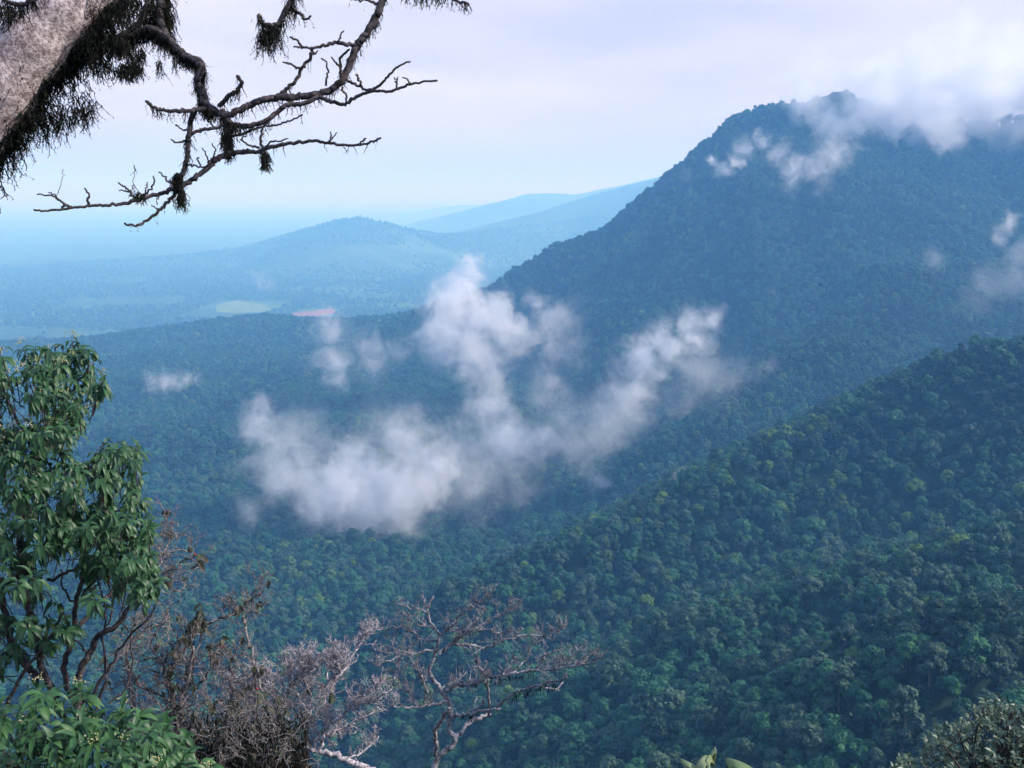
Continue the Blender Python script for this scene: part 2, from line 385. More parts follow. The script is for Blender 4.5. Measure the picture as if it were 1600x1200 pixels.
def scatter(r0, r1, sp, az, seed):
    """jittered grid inside a wedge in front of the lookout"""
    g = np.random.default_rng(seed); a = math.radians(az)
    xs = np.arange(-r1 * math.sin(a), r1 * math.sin(a), sp); ys = np.arange(r0 * 0.7, r1, sp)
    X, Y = np.meshgrid(xs, ys); X = X + g.uniform(-.48, .48, X.shape) * sp; Y = Y + g.uniform(-.48, .48, Y.shape) * sp
    X = X.ravel(); Y = Y.ravel(); D = np.hypot(X, Y); m = (D >= r0) & (D < r1) & (np.abs(np.arctan2(X, Y)) < a)
    return X[m], Y[m]
parts = []
for r0, r1, sp, sc0, az in ((130, 700, 7.4, 0.80, 38), (700, 1500, 8.8, 0.86, 33), (1500, 2600, 9.8, 0.98, 32), (2600, 4000, 12.0, 1.2, 31)):
    x, y = scatter(r0, r1, sp, az, int(r0)); parts.append(np.stack([x, y, np.full(len(x), sc0)], 1))
x, y = scatter(130, 560, 8.5, 38, 77); parts.append(np.stack([x, y, np.full(len(x), 0.55)], 1))
T = np.concatenate(parts); tx, ty, tsc = T.T; tz = height(tx, ty); td = np.hypot(tx, ty)
g = np.random.default_rng(99)
tsc = tsc * np.clip(g.normal(1.0, 0.27, len(tx)), 0.55, 1.8)
big = g.random(len(tx)) < 0.06; tsc[big] *= 1.4
# stands of one tone: large soft patches of the kinds
pv = 0.8 * fbm(tx, ty, 130, 3, 60) + g.normal(0, 0.33, len(tx))
ye = 0.5 * fbm(tx, ty, 200, 2, 70) + g.normal(0, 0.30, len(tx))
tk = np.where(pv < -0.12, 0, np.where(pv < 0.20, 1, 2)); tk[(ye > 0.64)] = 3
tk[(tk == 2) & (g.random(len(tx)) < 0.35)] = 1
ts = g.integers(0, 5, len(tx)); trot = g.uniform(0, 6.283, len(tx))
under = g.random(len(tx)) < np.where(td < 700, .25, 0.0); tsc[under] *= 0.7
under |= tsc < 0.5
tzz = tz - 4.0 * under + 8.5 * np.clip(tsc, 0.8, 1.3) + g.normal(0, 1.1, len(tx))
# which trees show largest: inside the frame and in the clear
px_ = 800 + F * tx / (ty * math.cos(PITCH) - tzz * math.sin(PITCH)); py_ = 600 - F * (ty * math.sin(PITCH) + tzz * math.cos(PITCH)) / (ty * math.cos(PITCH) - tzz * math.sin(PITCH))
inf = np.where((px_ > 345) & (px_ < 1590) & (py_ > 0) & (py_ < 1192) & (td < 1000))[0]
los = np.ones(len(inf), bool)
for s in np.linspace(0.05, 0.985, 70):
    q = height(tx[inf] * s, ty[inf] * s) + np.where(td[inf] * s > 130, 13.0, 0)
    los &= ~(q > (tzz[inf] + 3.5) * s)
inf = inf[los]; order = inf[np.argsort(-(tsc[inf] / td[inf]))][:300]
chosen = np.zeros(len(tx), bool); chosen[order] = True
crest_A = RIDGES[0][0]
def where_label(i):
    x, y = px_[i], py_[i]
    if y > 1100: band = 'lowest on the slope'
    elif y > 980: band = 'low on the slope'
    elif y > 860: band = 'part way up the slope'
    else: band = 'near the ridge'
    if x > 1350: side = 'above the silvery bush'
    elif x > 1050: side = 'above the big curled leaves'
    elif x > 760: side = 'right of the bare tree'
    else: side = 'behind the bare tree'
    return band, side
size_word = lambda s: 'broad' if s > 1.05 else ('small' if s < 0.75 else 'rounded')
for i in order:
    t = empty('forest_tree', (tx[i], ty[i], tz[i])); band, side = where_label(i)
    tag(t, f'{size_word(tsc[i])} {KINDS[tk[i]][0]} crown {band}, {side}', 'tree', 'nearer trees of the forest below the lookout')
    for nm, me in (('crown', crown_me[tk[i]][ts[i]]), ('trunk', trunk_me)):
        c = bpy.data.objects.new(nm, me); c.parent = t; C.objects.link(c); c.location = (0, 0, tzz[i] - tz[i]); c.scale = (tsc[i],) * 3; c.rotation_euler = (0, 0, trot[i])
# the rest of the forest: one mass
src = bpy.data.collections.new('crown_shapes')
for k in range(4):
    for s in range(5):
        o = bpy.data.objects.new('crown_shape_%02d' % (k * 5 + s), crown_me[k][s]); src.objects.link(o)
def mass(name, pts, idx, sc_, rot, label, kind='stuff'):
    me = bpy.data.meshes.new(name); me.from_pydata(pts.tolist(), [], [])
    a = me.attributes.new('kind_index', 'INT', 'POINT'); a.data.foreach_set('value', idx.astype(np.int32))
    a = me.attributes.new('tree_scale', 'FLOAT', 'POINT'); a.data.foreach_set('value', sc_.astype(np.float32))
    a = me.attributes.new('turn', 'FLOAT', 'POINT'); a.data.foreach_set('value', rot.astype(np.float32))
    o = link(bpy.data.objects.new(name, me)); tag(o, label, 'forest', kind=kind)
    ng = bpy.data.node_groups.new(name, 'GeometryNodeTree')
    ng.interface.new_socket('Geometry', in_out='INPUT', socket_type='NodeSocketGeometry'); ng.interface.new_socket('Geometry', in_out='OUTPUT', socket_type='NodeSocketGeometry')
    gi = ng.nodes.new('NodeGroupInput'); go = ng.nodes.new('NodeGroupOutput'); ip = ng.nodes.new('GeometryNodeInstanceOnPoints'); ci = ng.nodes.new('GeometryNodeCollectionInfo')
    ci.inputs['Collection'].default_value = src; ci.inputs['Separate Children'].default_value = True; ci.inputs['Reset Children'].default_value = True
    ip.inputs['Pick Instance'].default_value = True
    def attr(nm, ty):
        n = ng.nodes.new('GeometryNodeInputNamedAttribute'); n.data_type = ty; n.inputs['Name'].default_value = nm; return n.outputs['Attribute']
    cx = ng.nodes.new('ShaderNodeCombineXYZ'); l = ng.links.new
    l(attr('turn', 'FLOAT'), cx.inputs['Z']); e2r = ng.nodes.new('FunctionNodeEulerToRotation'); l(cx.outputs[0], e2r.inputs[0])
    l(gi.outputs[0], ip.inputs['Points']); l(ci.outputs[0], ip.inputs['Instance']); l(attr('kind_index', 'INT'), ip.inputs['Instance Index'])
    l(e2r.outputs[0], ip.inputs['Rotation']); l(attr('tree_scale', 'FLOAT'), ip.inputs['Scale']); l(ip.outputs[0], go.inputs[0])
    md = o.modifiers.new('trees', 'NODES'); md.node_group = ng
    return o
rest = ~chosen
mass('forest', np.stack([tx, ty, tzz], 1)[rest], (tk * 5 + ts)[rest], tsc[rest], trot[rest], 'dense green forest covering the valley floor, spurs and mountain')
# woods of the plain: thinned where the fields are
x, y = scatter(4000, 9500, 30, 33, 5); dd = np.hypot(x, y)
keep = (fbm(x, y, 700, 3, 80) + g.normal(0, 0.10, len(x)) < 0.14) & (g.random(len(x)) < np.interp(dd, [4000, 6000, 9500], [1, 0.8, 0.45]))
for Pn in (clearing, field):
    c = Pn.mean(0); hx = np.abs(Pn[:, 0] - c[0]).max(); hy = np.abs(Pn[:, 1] - c[1]).max()
    keep &= ~((np.abs(x - c[0]) < hx * 1.02) & (y - c[1] < hy * 1.02) & (y - c[1] > -hy * 1.02 - 150))
x, y = x[keep], y[keep]; z = height(x, y) + 4
mass('plain_woods', np.stack([x, y, z], 1), g.integers(0, 20, len(x)), g.uniform(1.4, 2.5, len(x)), g.uniform(0, 6.28, len(x)), 'hazy woods and thickets scattered over the flat plain')
# ---------------------------------------------------------------- haze: one closed box of even air round everything
def haze():
    mb = MB(); r = 201000; z0, z1 = ZMIN - 1, 450
    v = [(x, y, z) for z in (z0, z1) for x, y in ((-r, -r), (r, -r), (r, r), (-r, r))]
    mb.add(v, [(3, 2, 1, 0), (4, 5, 6, 7), (0, 1, 5, 4), (1, 2, 6, 5), (2, 3, 7, 6), (3, 0, 4, 7)])
    m = bpy.data.materials.new('haze'); m.use_nodes = True; t = m.node_tree; t.nodes.clear()
    o = t.nodes.new('ShaderNodeOutputMaterial'); p = t.nodes.new('ShaderNodeVolumePrincipled')
    p.inputs['Color'].default_value = HAZE_COL; p.inputs['Absorption Color'].default_value = HAZE_ABS; p.inputs['Density'].default_value = HAZE_D; p.inputs['Anisotropy'].default_value = 0.0
    t.links.new(p.outputs[0], o.inputs['Volume'])
    ob = mb.build('haze', m, smooth=False); tag(ob, 'thin blue haze filling the air over the valley and plain', 'haze', kind='stuff')
haze()
# ---------------------------------------------------------------- mist: soft volumes grown on a voxel grid from puffs
mist_m = bpy.data.materials.new('mist'); mist_m.use_nodes = True; t = mist_m.node_tree; t.nodes.clear()
o_ = t.nodes.new('ShaderNodeOutputMaterial'); p_ = t.nodes.new('ShaderNodeVolumePrincipled')
p_.inputs['Color'].default_value = (0.93, 0.945, 1.0, 1); p_.inputs['Density'].default_value = 1.0; p_.inputs['Density Attribute'].default_value = 'density'; p_.inputs['Anisotropy'].default_value = 0.2
t.links.new(p_.outputs[0], o_.inputs['Volume'])
def mist(blobs, d, label, seed, k=9.0, squash=1.0, vox=None, wisp=1.0, deep=1.0, amp=3.0):
    g = np.random.default_rng(seed); P = []; RR = []; ST = []
    for px, py, r, s in blobs:
        for q in range(4):
            jx, jy, jd = g.normal(0, 0.28, 3) * (0 if q == 0 else 1)
            P.append(at(px + jx * r, py + jy * r, d * 1.0 + jd * r * d / F * 1.5 * deep)); RR.append(r * d / F * (2.3 if q == 0 else g.uniform(1.3, 2.1))); ST.append(s ** 1.7)
    P = np.array(P); RR = np.array(RR); ST = np.array(ST)
    lo = (P - RR[:, None] * 1.3).min(0); hi = (P + RR[:, None] * 1.3).max(0); org = (lo + hi) / 2
    rm = float(np.mean(RR)); vox = vox or rm / 28
    res = [int(min(420, max(8, v / vox))) for v in (hi - lo)]
    me = bpy.data.meshes.new('mist'); me.from_pydata((P - org).tolist(), [], [])
    a = me.attributes.new('r', 'FLOAT', 'POINT'); a.data.foreach_set('value', RR.astype(np.float32))
    a = me.attributes.new('s', 'FLOAT', 'POINT'); a.data.foreach_set('value', (ST * k / RR).astype(np.float32))
    ob = link(bpy.data.objects.new('mist', me)); ob.location = org; tag(ob, label, 'mist', kind='stuff')
    ng = bpy.data.node_groups.new('mist', 'GeometryNodeTree')
    ng.interface.new_socket('Geometry', in_out='INPUT', socket_type='NodeSocketGeometry'); ng.interface.new_socket('Geometry', in_out='OUTPUT', socket_type='NodeSocketGeometry')
    nd = ng.nodes; l = ng.links.new
    gi = nd.new('NodeGroupInput'); go = nd.new('NodeGroupOutput')
    pos = nd.new('GeometryNodeInputPosition').outputs[0]
    def vm(op, a, b=None, sc=None):
        n = nd.new('ShaderNodeVectorMath'); n.operation = op
        for i, x in enumerate((a, b)):
            if x is None: continue
            if hasattr(x, 'links'): l(x, n.inputs[i])
            else: n.inputs[i].default_value = x
        if sc is not None: n.inputs['Scale'].default_value = sc
        return n.outputs['Value'] if op in ('DISTANCE', 'LENGTH') else n.outputs['Vector']
    def mt(op, a, b=0.0, c=0.0, clamp=False):
        n = nd.new('ShaderNodeMath'); n.operation = op; n.use_clamp = clamp
        for i, x in enumerate((a, b, c)):
            if hasattr(x, 'links'): l(x, n.inputs[i])
            else: n.inputs[i].default_value = x
        return n.outputs[0]
    off = nd.new('FunctionNodeInputVector'); off.vector = tuple(g.uniform(-900, 900, 3))
    pv = vm('ADD', pos, off.outputs[0])
    def nz(vec, wl, det, rough=0.6):
        n = nd.new('ShaderNodeTexNoise'); l(vec, n.inputs['Vector']); n.inputs['Scale'].default_value = 1 / wl; n.inputs['Detail'].default_value = det; n.inputs['Roughness'].default_value = rough
        return n
    w = nz(pv, rm * 0.7, 5); wv = vm('SCALE', vm('SUBTRACT', w.outputs['Color'], (0.5, 0.5, 0.5)), None, rm * 1.2 * wisp)
    q = vm('ADD', pos, wv)
    def pick(attr, kind, idx):
        n = nd.new('GeometryNodeSampleIndex'); n.data_type = kind; l(gi.outputs[0], n.inputs['Geometry']); l(idx, n.inputs['Index'])
        if attr is None: l(nd.new('GeometryNodeInputPosition').outputs[0], n.inputs['Value'])
        else:
            x = nd.new('GeometryNodeInputNamedAttribute'); x.data_type = kind; x.inputs['Name'].default_value = attr; l(x.outputs['Attribute'], n.inputs['Value'])
        return n.outputs[0]
    sn = nd.new('GeometryNodeSampleNearest'); l(gi.outputs[0], sn.inputs['Geometry']); l(q, sn.inputs['Sample Position'])
    dist = vm('DISTANCE', pick(None, 'FLOAT_VECTOR', sn.outputs[0]), q)
    fall = mt('SUBTRACT', 1.0, mt('DIVIDE', dist, pick('r', 'FLOAT', sn.outputs[0])))
    n2 = nz(vm('ADD', pv, wv), rm * 0.5, 8, 0.74)
    e = mt('ADD', fall, mt('MULTIPLY', mt('SUBTRACT', n2.outputs['Fac'], 0.56), amp))
    mr = nd.new('ShaderNodeMapRange'); mr.interpolation_type = 'SMOOTHSTEP'; l(e, mr.inputs['Value']); mr.inputs['From Min'].default_value = -0.15; mr.inputs['From Max'].default_value = 1.35
    edge = mt('MULTIPLY', fall, 1.7, clamp=True)
    dn = mt('MULTIPLY', mt('MULTIPLY', mt('POWER', mr.outputs[0], 1.5), edge), pick('s', 'FLOAT', sn.outputs[0]))
    vc = nd.new('GeometryNodeVolumeCube'); l(dn, vc.inputs['Density'])
    vc.inputs['Min'].default_value = tuple(lo - org); vc.inputs['Max'].default_value = tuple(hi - org)
    for ax, v in zip('XYZ', res): vc.inputs['Resolution ' + ax].default_value = v
    sm = nd.new('GeometryNodeSetMaterial'); sm.inputs['Material'].default_value = mist_m
    l(vc.outputs[0], sm.inputs[0]); l(sm.outputs[0], go.inputs[0])
    me.materials.append(mist_m)
    md = ob.modifiers.new('mist', 'NODES'); md.node_group = ng
    return ob
MISTS = [
 ([(440,700,60,.20),(520,740,70,.22),(620,720,75,.22),(720,710,75,.22),(820,690,70,.2),(900,680,60,.2),(960,650,55,.2),(1110,590,55,.2)], 1210, 'thin veil of haze-like mist spread between the low bank and the slanting wisp'),
 ([(735,425,20,.8),(725,455,36,1),(700,490,46,1),(760,490,46,1),(800,520,42,.9),(700,535,38,.9),(750,560,42,.9),(770,588,26,.7),(865,500,34,.55),(880,545,30,.4),(858,590,28,.4),(662,482,12,.5),(838,470,20,.35),(755,420,18,.35)], 1850, 'tall white plume of mist rising over the valley in front of the mountain foot'),
 ([(510,520,25,.5),(520,560,30,.6),(532,590,22,.5),(585,550,32,.5),(622,545,20,.35)], 1800, 'small ragged mist patch to the left of the tall white plume'),
 ([(238,600,13,.45),(262,597,16,.55),(285,595,14,.5),(305,592,9,.4)], 1600, 'thin oval mist puff low over the forest right of the leafy tree'),
 ([(395,428,10,.25),(408,438,12,.3),(422,444,9,.25)], 3500, 'faint mist wisp over the plain above the pale green field'),
 ([(405,640,22,.5),(420,670,34,.7),(468,690,42,.55),(430,740,48,.6),(490,765,52,.85),(550,775,54,1),(615,772,56,1),(670,745,50,.95),(640,690,42,.6),(570,725,44,.75),(725,750,50,.45),(400,800,26,.35),(412,832,20,.25),(790,745,44,.3)], 1120, 'broad low bank of white mist lying over the valley forest'),
 ([(760,640,34,.6),(790,680,44,.8),(840,690,34,.7),(742,690,38,.5),(885,655,38,.35),(930,745,24,.45),(912,695,38,.4),(965,640,40,.4),(850,620,30,.3)], 1250, 'soft mist clump between the low bank and the slanting wisp'),
 ([(1112,500,18,.55),(1085,520,24,.7),(1042,540,30,.85),(1000,570,34,.9),(985,612,34,.7),(942,650,32,.5),(1090,580,38,.35),(1140,605,34,.28),(1192,590,34,.22),(1060,625,30,.28)], 1450, 'slanting mist wisp climbing right across the lower mountain slope'),
 ([(1112,252,9,.6),(1128,262,12,.6),(1150,250,12,.55),(1166,232,14,.55),(1185,218,14,.45),(1215,238,20,.45),(1240,262,22,.6),(1268,262,22,.55),(1300,240,26,.5),(1232,295,12,.3),(1285,290,14,.25),(1070,278,10,.25)], 2120, 'torn mist shreds on the mountain face just below the summit'),
 ([(1268,150,26,.5),(1290,198,30,.75),(1330,205,36,.7),(1372,165,44,.8),(1400,195,44,1),(1455,175,52,1),(1520,150,44,1),(1590,145,46,1),(1440,118,46,.6),(1540,105,50,.6),(1350,135,34,.55),(1610,110,50,.6),(1490,85,44,.4),(1580,75,44,.4),(1500,112,30,.8),(1380,118,28,.6),(1300,120,26,.4),(1255,112,24,.4),(1585,205,24,.55),(1480,210,26,.6),(1425,226,20,.45),(1345,232,20,.35),(1640,130,45,1),(1250,170,18,.4),(1700,180,60,.8)], 2380, 'white cloud cap hiding the right shoulder of the mountain top'),
 ([(1580,338,10,.30),(1572,355,13,.30),(1562,374,11,.26),(1595,395,24,.22),(1550,438,28,.2),(1462,405,16,.17),(1520,470,26,.13),(1590,430,26,.2)], 1650, 'thin mist streaks near the mountain gully under the cloud cap'),
 ([(1072,738,9,.35),(1058,748,9,.3)], 860, 'tiny mist puff peeping over the crest of the near spur'),
]
for i, (b, d, lab) in enumerate(MISTS): mist(b, d, lab, 40 + i, k=(6.0 if 'cap' in lab else 4.0), amp=(1.3 if 'cap' in lab else 3.5))
# ---------------------------------------------------------------- plants near the lookout
rng = np.random.default_rng(21)
bark_pale = bark_mat('lichen_bark', (0.26, 0.19, 0.20), (0.72, 0.60, 0.62), 24, 0.012, None)
bark_dark = bark_mat('mossy_bark', (0.022, 0.020, 0.024), (0.13, 0.11, 0.12), 30, 0.004)
bark_twig = bark_mat('weathered_twig_bark', (0.055, 0.055, 0.070), (0.46, 0.44, 0.50), 25, 0.003)
moss_m = leaf_mat('hanging_moss', (0.007, 0.008, 0.008), (0.013, 0.014, 0.012), (0.026, 0.028, 0.020), 0.9, 0.1, 0.1)
def ground_z(x, y): return float(height(np.array([x], float), np.array([y], float))[0])
def strand(mb, p, length, g, w=0.0021, step=0.014, curl=0.5, side=1.0):
    """one hanging moss thread with short side tufts"""
    n = max(3, int(length / step)); d = np.array([g.normal(0, .25), g.normal(0, .25), -1.0]); P = [np.array(p, float)]
    for i in range(n):
        d = norm(d + g.normal(0, curl, 3) * (1, 1, 0.5) + (0, 0, -0.35)); P.append(P[-1] + d * step)
    P = np.array(P); k = len(P)
    wv = norm(g.normal(0, 1, 3) * (1, 1, 0)) ; ww = w * np.linspace(1, 0.35, k)[:, None]
    V = np.concatenate([P - wv * ww, P + wv * ww]); mb.add(V, [(i, i + 1, k + i + 1, k + i) for i in range(k - 1)])
    m = int(n * 1.3 * side)
    if m:
        idx = g.integers(0, k, m); a = norm(g.normal(0, 1, (m, 3)) + (0, 0, -0.3)); L_ = g.uniform(0.006, 0.018, (m, 1)) * np.linspace(1.1, .6, k)[idx][:, None]
        b = norm(np.cross(a, g.normal(0, 1, (m, 3)))) * w * 0.9
        q = P[idx]; V = np.stack([q - b, q + b, q + a * L_ + (0, 0, -0.003)], 1).reshape(-1, 3)
        mb.add(V, [(3 * i, 3 * i + 1, 3 * i + 2) for i in range(m)])
def moss_on(mb, P, r, per_m, l0, l1, g, **kw):
    """moss clinging to and hanging from a limb"""
    s = np.concatenate([[0], np.cumsum(np.linalg.norm(np.diff(P, axis=0), axis=1))]); n = int(s[-1] * per_m)
    r = np.broadcast_to(r, (len(P),))
    for q in g.uniform(0, s[-1], n):
        c = np.array([np.interp(q, s, P[:, k]) for k in range(3)]); rr = float(np.interp(q, s, r))
        a = g.uniform(0, 6.28); d = np.array([math.cos(a) * 0.8, math.sin(a) * 0.8, -0.1 + g.normal(0, .7)])
        strand(mb, c + norm(d) * rr * 0.95, g.uniform(l0, l1) * (0.35 if g.random() < 0.5 else 1.0), g, **kw)
# --- the mossy tree leaning in over the view
D0 = 4.0; px1 = D0 / F
def make_mossy_tree():
    g = np.random.default_rng(3)
    tx0, ty0 = -4.6, 3.4; gz = ground_z(tx0, ty0)
    lean = smooth_line([(tx0, ty0, gz - 0.3), (tx0 + 0.15, ty0 + 0.05, gz + 0.8), (-3.6, 3.55, -0.55), tuple(at(-330, 420, 3.95)), tuple(at(-92, 258, 4.0)), tuple(at(36, 100, 4.0)), tuple(at(132, -14, 4.05)), tuple(at(252, -172, 4.1)), tuple(at(300, -420, 4.2)), tuple(at(300, -760, 4.3))], 8)
    root = empty('mossy_tree', (tx0, ty0, gz)); tag(root, 'leaning tree with pale lichened trunk and bare limbs hung with dark moss', 'tree')
    o = np.array([tx0, ty0, gz])
    tr = MB(); rad = np.interp(np.linspace(0, 1, len(lean)), [0, .12, .5, .75, 1], [0.30, 0.19, 0.14, 0.132, 0.09]) * (1 + 0.06 * np.sin(np.arange(len(lean)) * 1.7))
    tube(tr, lean, rad, 28); t_ob = tr.build('trunk', bark_pale, root, tuple(o))
    br = MB(); ms = MB(); tw = MB()
    limbs = []
    def limb(pts, d0, d1, r0, r1, mossy=0, l=(0.03, 0.09), n=8, into=br, sub=5, jit=0.9):
        P = trace(pts, d0, d1, sub, jit); r = crease(P, r0 * px1, r1 * px1) * (1 + 0.045 * rng.normal(0, 1, len(P)))
        tube(into, P, np.maximum(r, 0.0012), n)
        if mossy: moss_on(ms, P, r, mossy, l[0], l[1], g)
        limbs.append(P); return P
    # limbs off the trunk
    limb([(60,60),(105,100),(140,92),(173,64),(200,50),(222,30),(232,-5),(240,-70)], 4.05, 4.1, 6, 5, 500, (.02,.06))
    limb([(150,75),(160,58),(158,48)], 4.08, 4.05, 4, 2)
    limb([(142,97),(158,88),(166,74),(176,66)], 4.07, 4.1, 3, 3, 30, (.02,.05))
    limb([(173,64),(200,60),(233,45),(262,62),(278,78),(296,92),(310,96),(313,110),(310,128),(316,148),(322,166),(333,174)], 4.08, 3.95, 6, 6.5, 2600, (.02,.06))
    limb([(262,-60),(255,-10),(250,25),(262,62)], 4.2, 4.05, 7, 6, 1800, (.04,.13))
    # hub and the long right-hand limb running up out of the frame
    limb([(318,160),(333,172),(352,180),(375,172),(393,163),(410,157),(427,153),(445,151),(460,152),(480,150),(500,147),(518,139),(533,127),(541,113),(547,98),(552,84),(557,73),(566,61),(574,50),(585,32),(593,13),(598,0),(604,-20),(615,-60)], 3.95, 4.1, 5.2, 6, 160, (.01,.03), 9)
    limb([(574,50),(583,34),(591,16)], 4.07, 4.1, 5, 5, 500, (.02,.06))
    limb([(352,182),(362,193),(380,196),(407,192),(427,180),(440,170),(453,163),(473,163),(497,152)], 3.97, 4.0, 4.5, 3.5, 90, (.01,.045))
    limb([(500,152),(518,159),(537,163),(550,155),(567,147),(580,143),(593,142),(607,143),(620,140),(633,134),(643,131),(660,129),(683,126)], 4.0, 3.9, 3.4, 1.5)
    limb([(573,141),(586,137),(597,130),(608,117),(617,107),(628,101),(641,96)], 3.98, 3.9, 2.4, 1.3)
    limb([(540,124),(552,131),(567,138),(577,141)], 4.0, 3.98, 2.6, 1.8)
    limb([(557,71),(540,69),(520,67),(510,71),(500,73),(487,75),(473,73),(463,63),(453,58)], 4.04, 3.95, 3.6, 1.4)
    limb([(487,75),(486,88),(477,100),(470,110),(464,124),(453,135),(443,143),(430,152)], 3.99, 4.0, 2.4, 3.2, 25, (.01,.03))
    limb([(487,82),(492,84),(497,79)], 3.99, 3.97, 1.6, 1)
    limb([(470,108),(460,104),(452,100),(442,97)], 3.99, 3.95, 2.2, 1.2)
    limb([(473,75),(465,75),(459,73)], 3.96, 3.94, 1.6, 1.1)
    limb([(509,134),(511,120),(511,108),(508,95),(502,91)], 4.02, 3.97, 1.8, 1.1)
    limb([(532,121),(533,108),(531,92),(538,84),(546,77)], 4.0, 3.95, 2.6, 1.6, 20, (.01,.02))
    limb([(531,104),(525,97),(518,89)], 3.98, 3.94, 2.0, 1.2)
    limb([(566,136),(562,128),(558,120),(557,116)], 3.98, 3.95, 1.9, 1.4)
    limb([(541,158),(540,147),(534,141),(536,135)], 3.99, 3.96, 1.8, 1.2)
    limb([(620,139),(620,129),(616,121)], 3.94, 3.92, 1.6, 1.1); limb([(620,131),(622,120)], 3.93, 3.92, 1.1, .9)
    limb([(641,131),(637,124),(629,121)], 3.92, 3.9, 1.4, 1.0)
    limb([(528,67),(531,57),(537,48)], 4.0, 3.97, 1.6, 1.0)
    # moss-laden garland and the twigs along the top edge
    limb([(470,-60),(462,-20),(452,2),(444,20),(436,34),(424,40),(412,38),(405,28),(404,24)], 4.0, 3.9, 4, 3, 620, (.05,.14))
    limb([(455,14),(470,22),(474,30),(486,25)], 3.98, 3.95, 3, 1.6, 60, (.01,.03))
    limb([(620,-40),(600,-22),(588,-4)], 4.0, 4.0, 3, 3)
    limb([(588,6),(575,1),(555,0),(540,-8)], 4.07, 4.0, 2.6, 1.4, 30, (.01,.02))
    limb([(608,-34),(630,-14),(655,-3),(680,-6),(705,-2),(722,4),(732,6)], 4.07, 4.0, 3.2, 2, 260, (.03,.08))
    # hub downwards, moss thick
    limb([(345,172),(354,190),(357,208),(358,225),(360,242)], 3.97, 4.0, 5, 5, 1400, (.02,.07))
    limb([(362,240),(350,243),(338,250),(327,260),(312,272),(298,282),(285,290),(267,297),(250,303),(233,307),(216,312),(200,317),(180,320),(160,321),(140,322),(118,324),(97,327),(75,329),(53,328)], 3.99, 3.8, 5.2, 1.5, 0, n=9)
    limb([(139,321),(138,312),(139,304),(132,294)], 3.86, 3.82, 2.0, 1.2)
    limb([(112,324),(103,321),(94,313),(86,309),(78,305),(58,304)], 3.85, 3.78, 2.2, 1.1)
    limb([(97,326),(100,320),(104,320)], 3.84, 3.84, 1.6, 1.2); limb([(90,311),(84,303),(76,301)], 3.8, 3.78, 1.2, .9)
    limb([(214,312),(206,304),(200,296),(192,290),(185,285)], 3.9, 3.84, 2.2, 1.1)
    limb([(203,300),(195,298),(186,298)], 3.88, 3.84, 1.4, .9)
    limb([(222,308),(230,302),(238,290),(242,282),(240,275)], 3.9, 3.86, 1.8, 1.0); limb([(228,303),(229,292),(231,285)], 3.89, 3.87, 1.1, .8)
    limb([(207,312),(210,302),(208,290),(209,272),(210,258)], 3.89, 3.86, .7, .4, 40, (.004,.01), 4)
    limb([(87,311),(93,295),(97,280),(98,264)], 3.8, 3.78, .6, .35, 0, n=4)
    limb([(277,292),(272,303),(267,310),(257,321),(247,330),(235,341),(222,349),(213,352),(204,352),(195,349)], 3.96, 3.85, 3.2, 1.6, 30, (.01,.03))
    limb([(250,327),(243,325),(237,321)], 3.88, 3.86, 1.3, .9); limb([(248,304),(246,312),(245,320)], 3.9, 3.88, 1, .7)
    limb([(268,287),(258,278),(248,269)], 3.96, 3.92, 2, 1.1)
    # right-hand low twig
    limb([(358,240),(378,238),(393,237),(410,235),(427,229),(450,225),(473,222),(490,221),(507,223),(533,226),(560,227),(577,223),(588,219),(595,215)], 4.0, 3.88, 4.2, 1.5, 14, (.01,.03))
    limb([(515,223),(517,214),(516,206)], 3.92, 3.9, 1.6, 1); limb([(517,218),(522,213),(526,207)], 3.92, 3.9, 1.1, .8)
    limb([(561,226),(567,220),(572,216)], 3.9, 3.88, 1.6, 1)
    limb([(414,232),(407,226),(408,212),(410,200),(417,192),(423,184)], 3.99, 3.96, 2.6, 1.4, 30, (.01,.02))
    limb([(405,230),(394,229),(384,224),(377,218),(384,214)], 3.98, 3.95, 2, 1.1)
    limb([(414,231),(425,222),(437,220),(450,216)], 3.97, 3.93, 1.8, 1)
    limb([(362,213),(378,210),(393,203),(405,199),(417,197),(432,195),(447,191),(460,186),(473,179)], 4.0, 3.92, 2.4, 1.2, 20, (.01,.02))
    # left of the hub
    limb([(322,170),(310,171),(297,173),(283,174),(266,173),(250,171),(240,168),(233,162),(228,158)], 3.94, 3.84, 3.8, 2.2, 150, (.01,.035))
    limb([(306,170),(299,185),(297,200),(294,218),(293,235),(291,250),(287,264),(281,276)], 3.95, 3.96, 4.5, 3.5, 240, (.01,.03))
    limb([(293,204),(283,201),(274,195)], 3.96, 3.92, 1.7, 1); limb([(290,220),(278,223),(267,218)], 3.96, 3.92, 2, 1.1)
    limb([(296,213),(305,206),(320,202),(335,200),(350,198)], 3.95, 3.97, 3, 2.4, 30, (.01,.03))
    limb([(333,198),(325,189),(320,183)], 3.97, 3.95, 1.6, 1)
    limb([(342,167),(350,158),(357,150),(364,146),(370,143),(376,134),(378,127),(370,119)], 3.96, 3.9, 4, 2.6, 160, (.008,.025))
    limb([(290,257),(303,259),(318,261),(325,256),(323,243),(316,231)], 3.97, 3.94, 1.8, .9)
    limb([(325,255),(332,247),(336,236),(332,224)], 3.96, 3.94, 1.8, .9); limb([(313,259),(309,250),(311,247)], 3.96, 3.95, 1.6, .9)
    # moss clumps: under the trunk, at the joints, at the twigs
    def clump(cx, cy, rx, ry, n, l0, l1, d=4.0, w=0.0022):
        for _ in range(n):
            a = g.uniform(0, 6.28); q = math.sqrt(g.random()); strand(ms, at(cx + rx * q * math.cos(a), cy + ry * q * math.sin(a), d + g.uniform(-.09, .09)), g.uniform(l0, l1), g, w)
    k = len(lean)
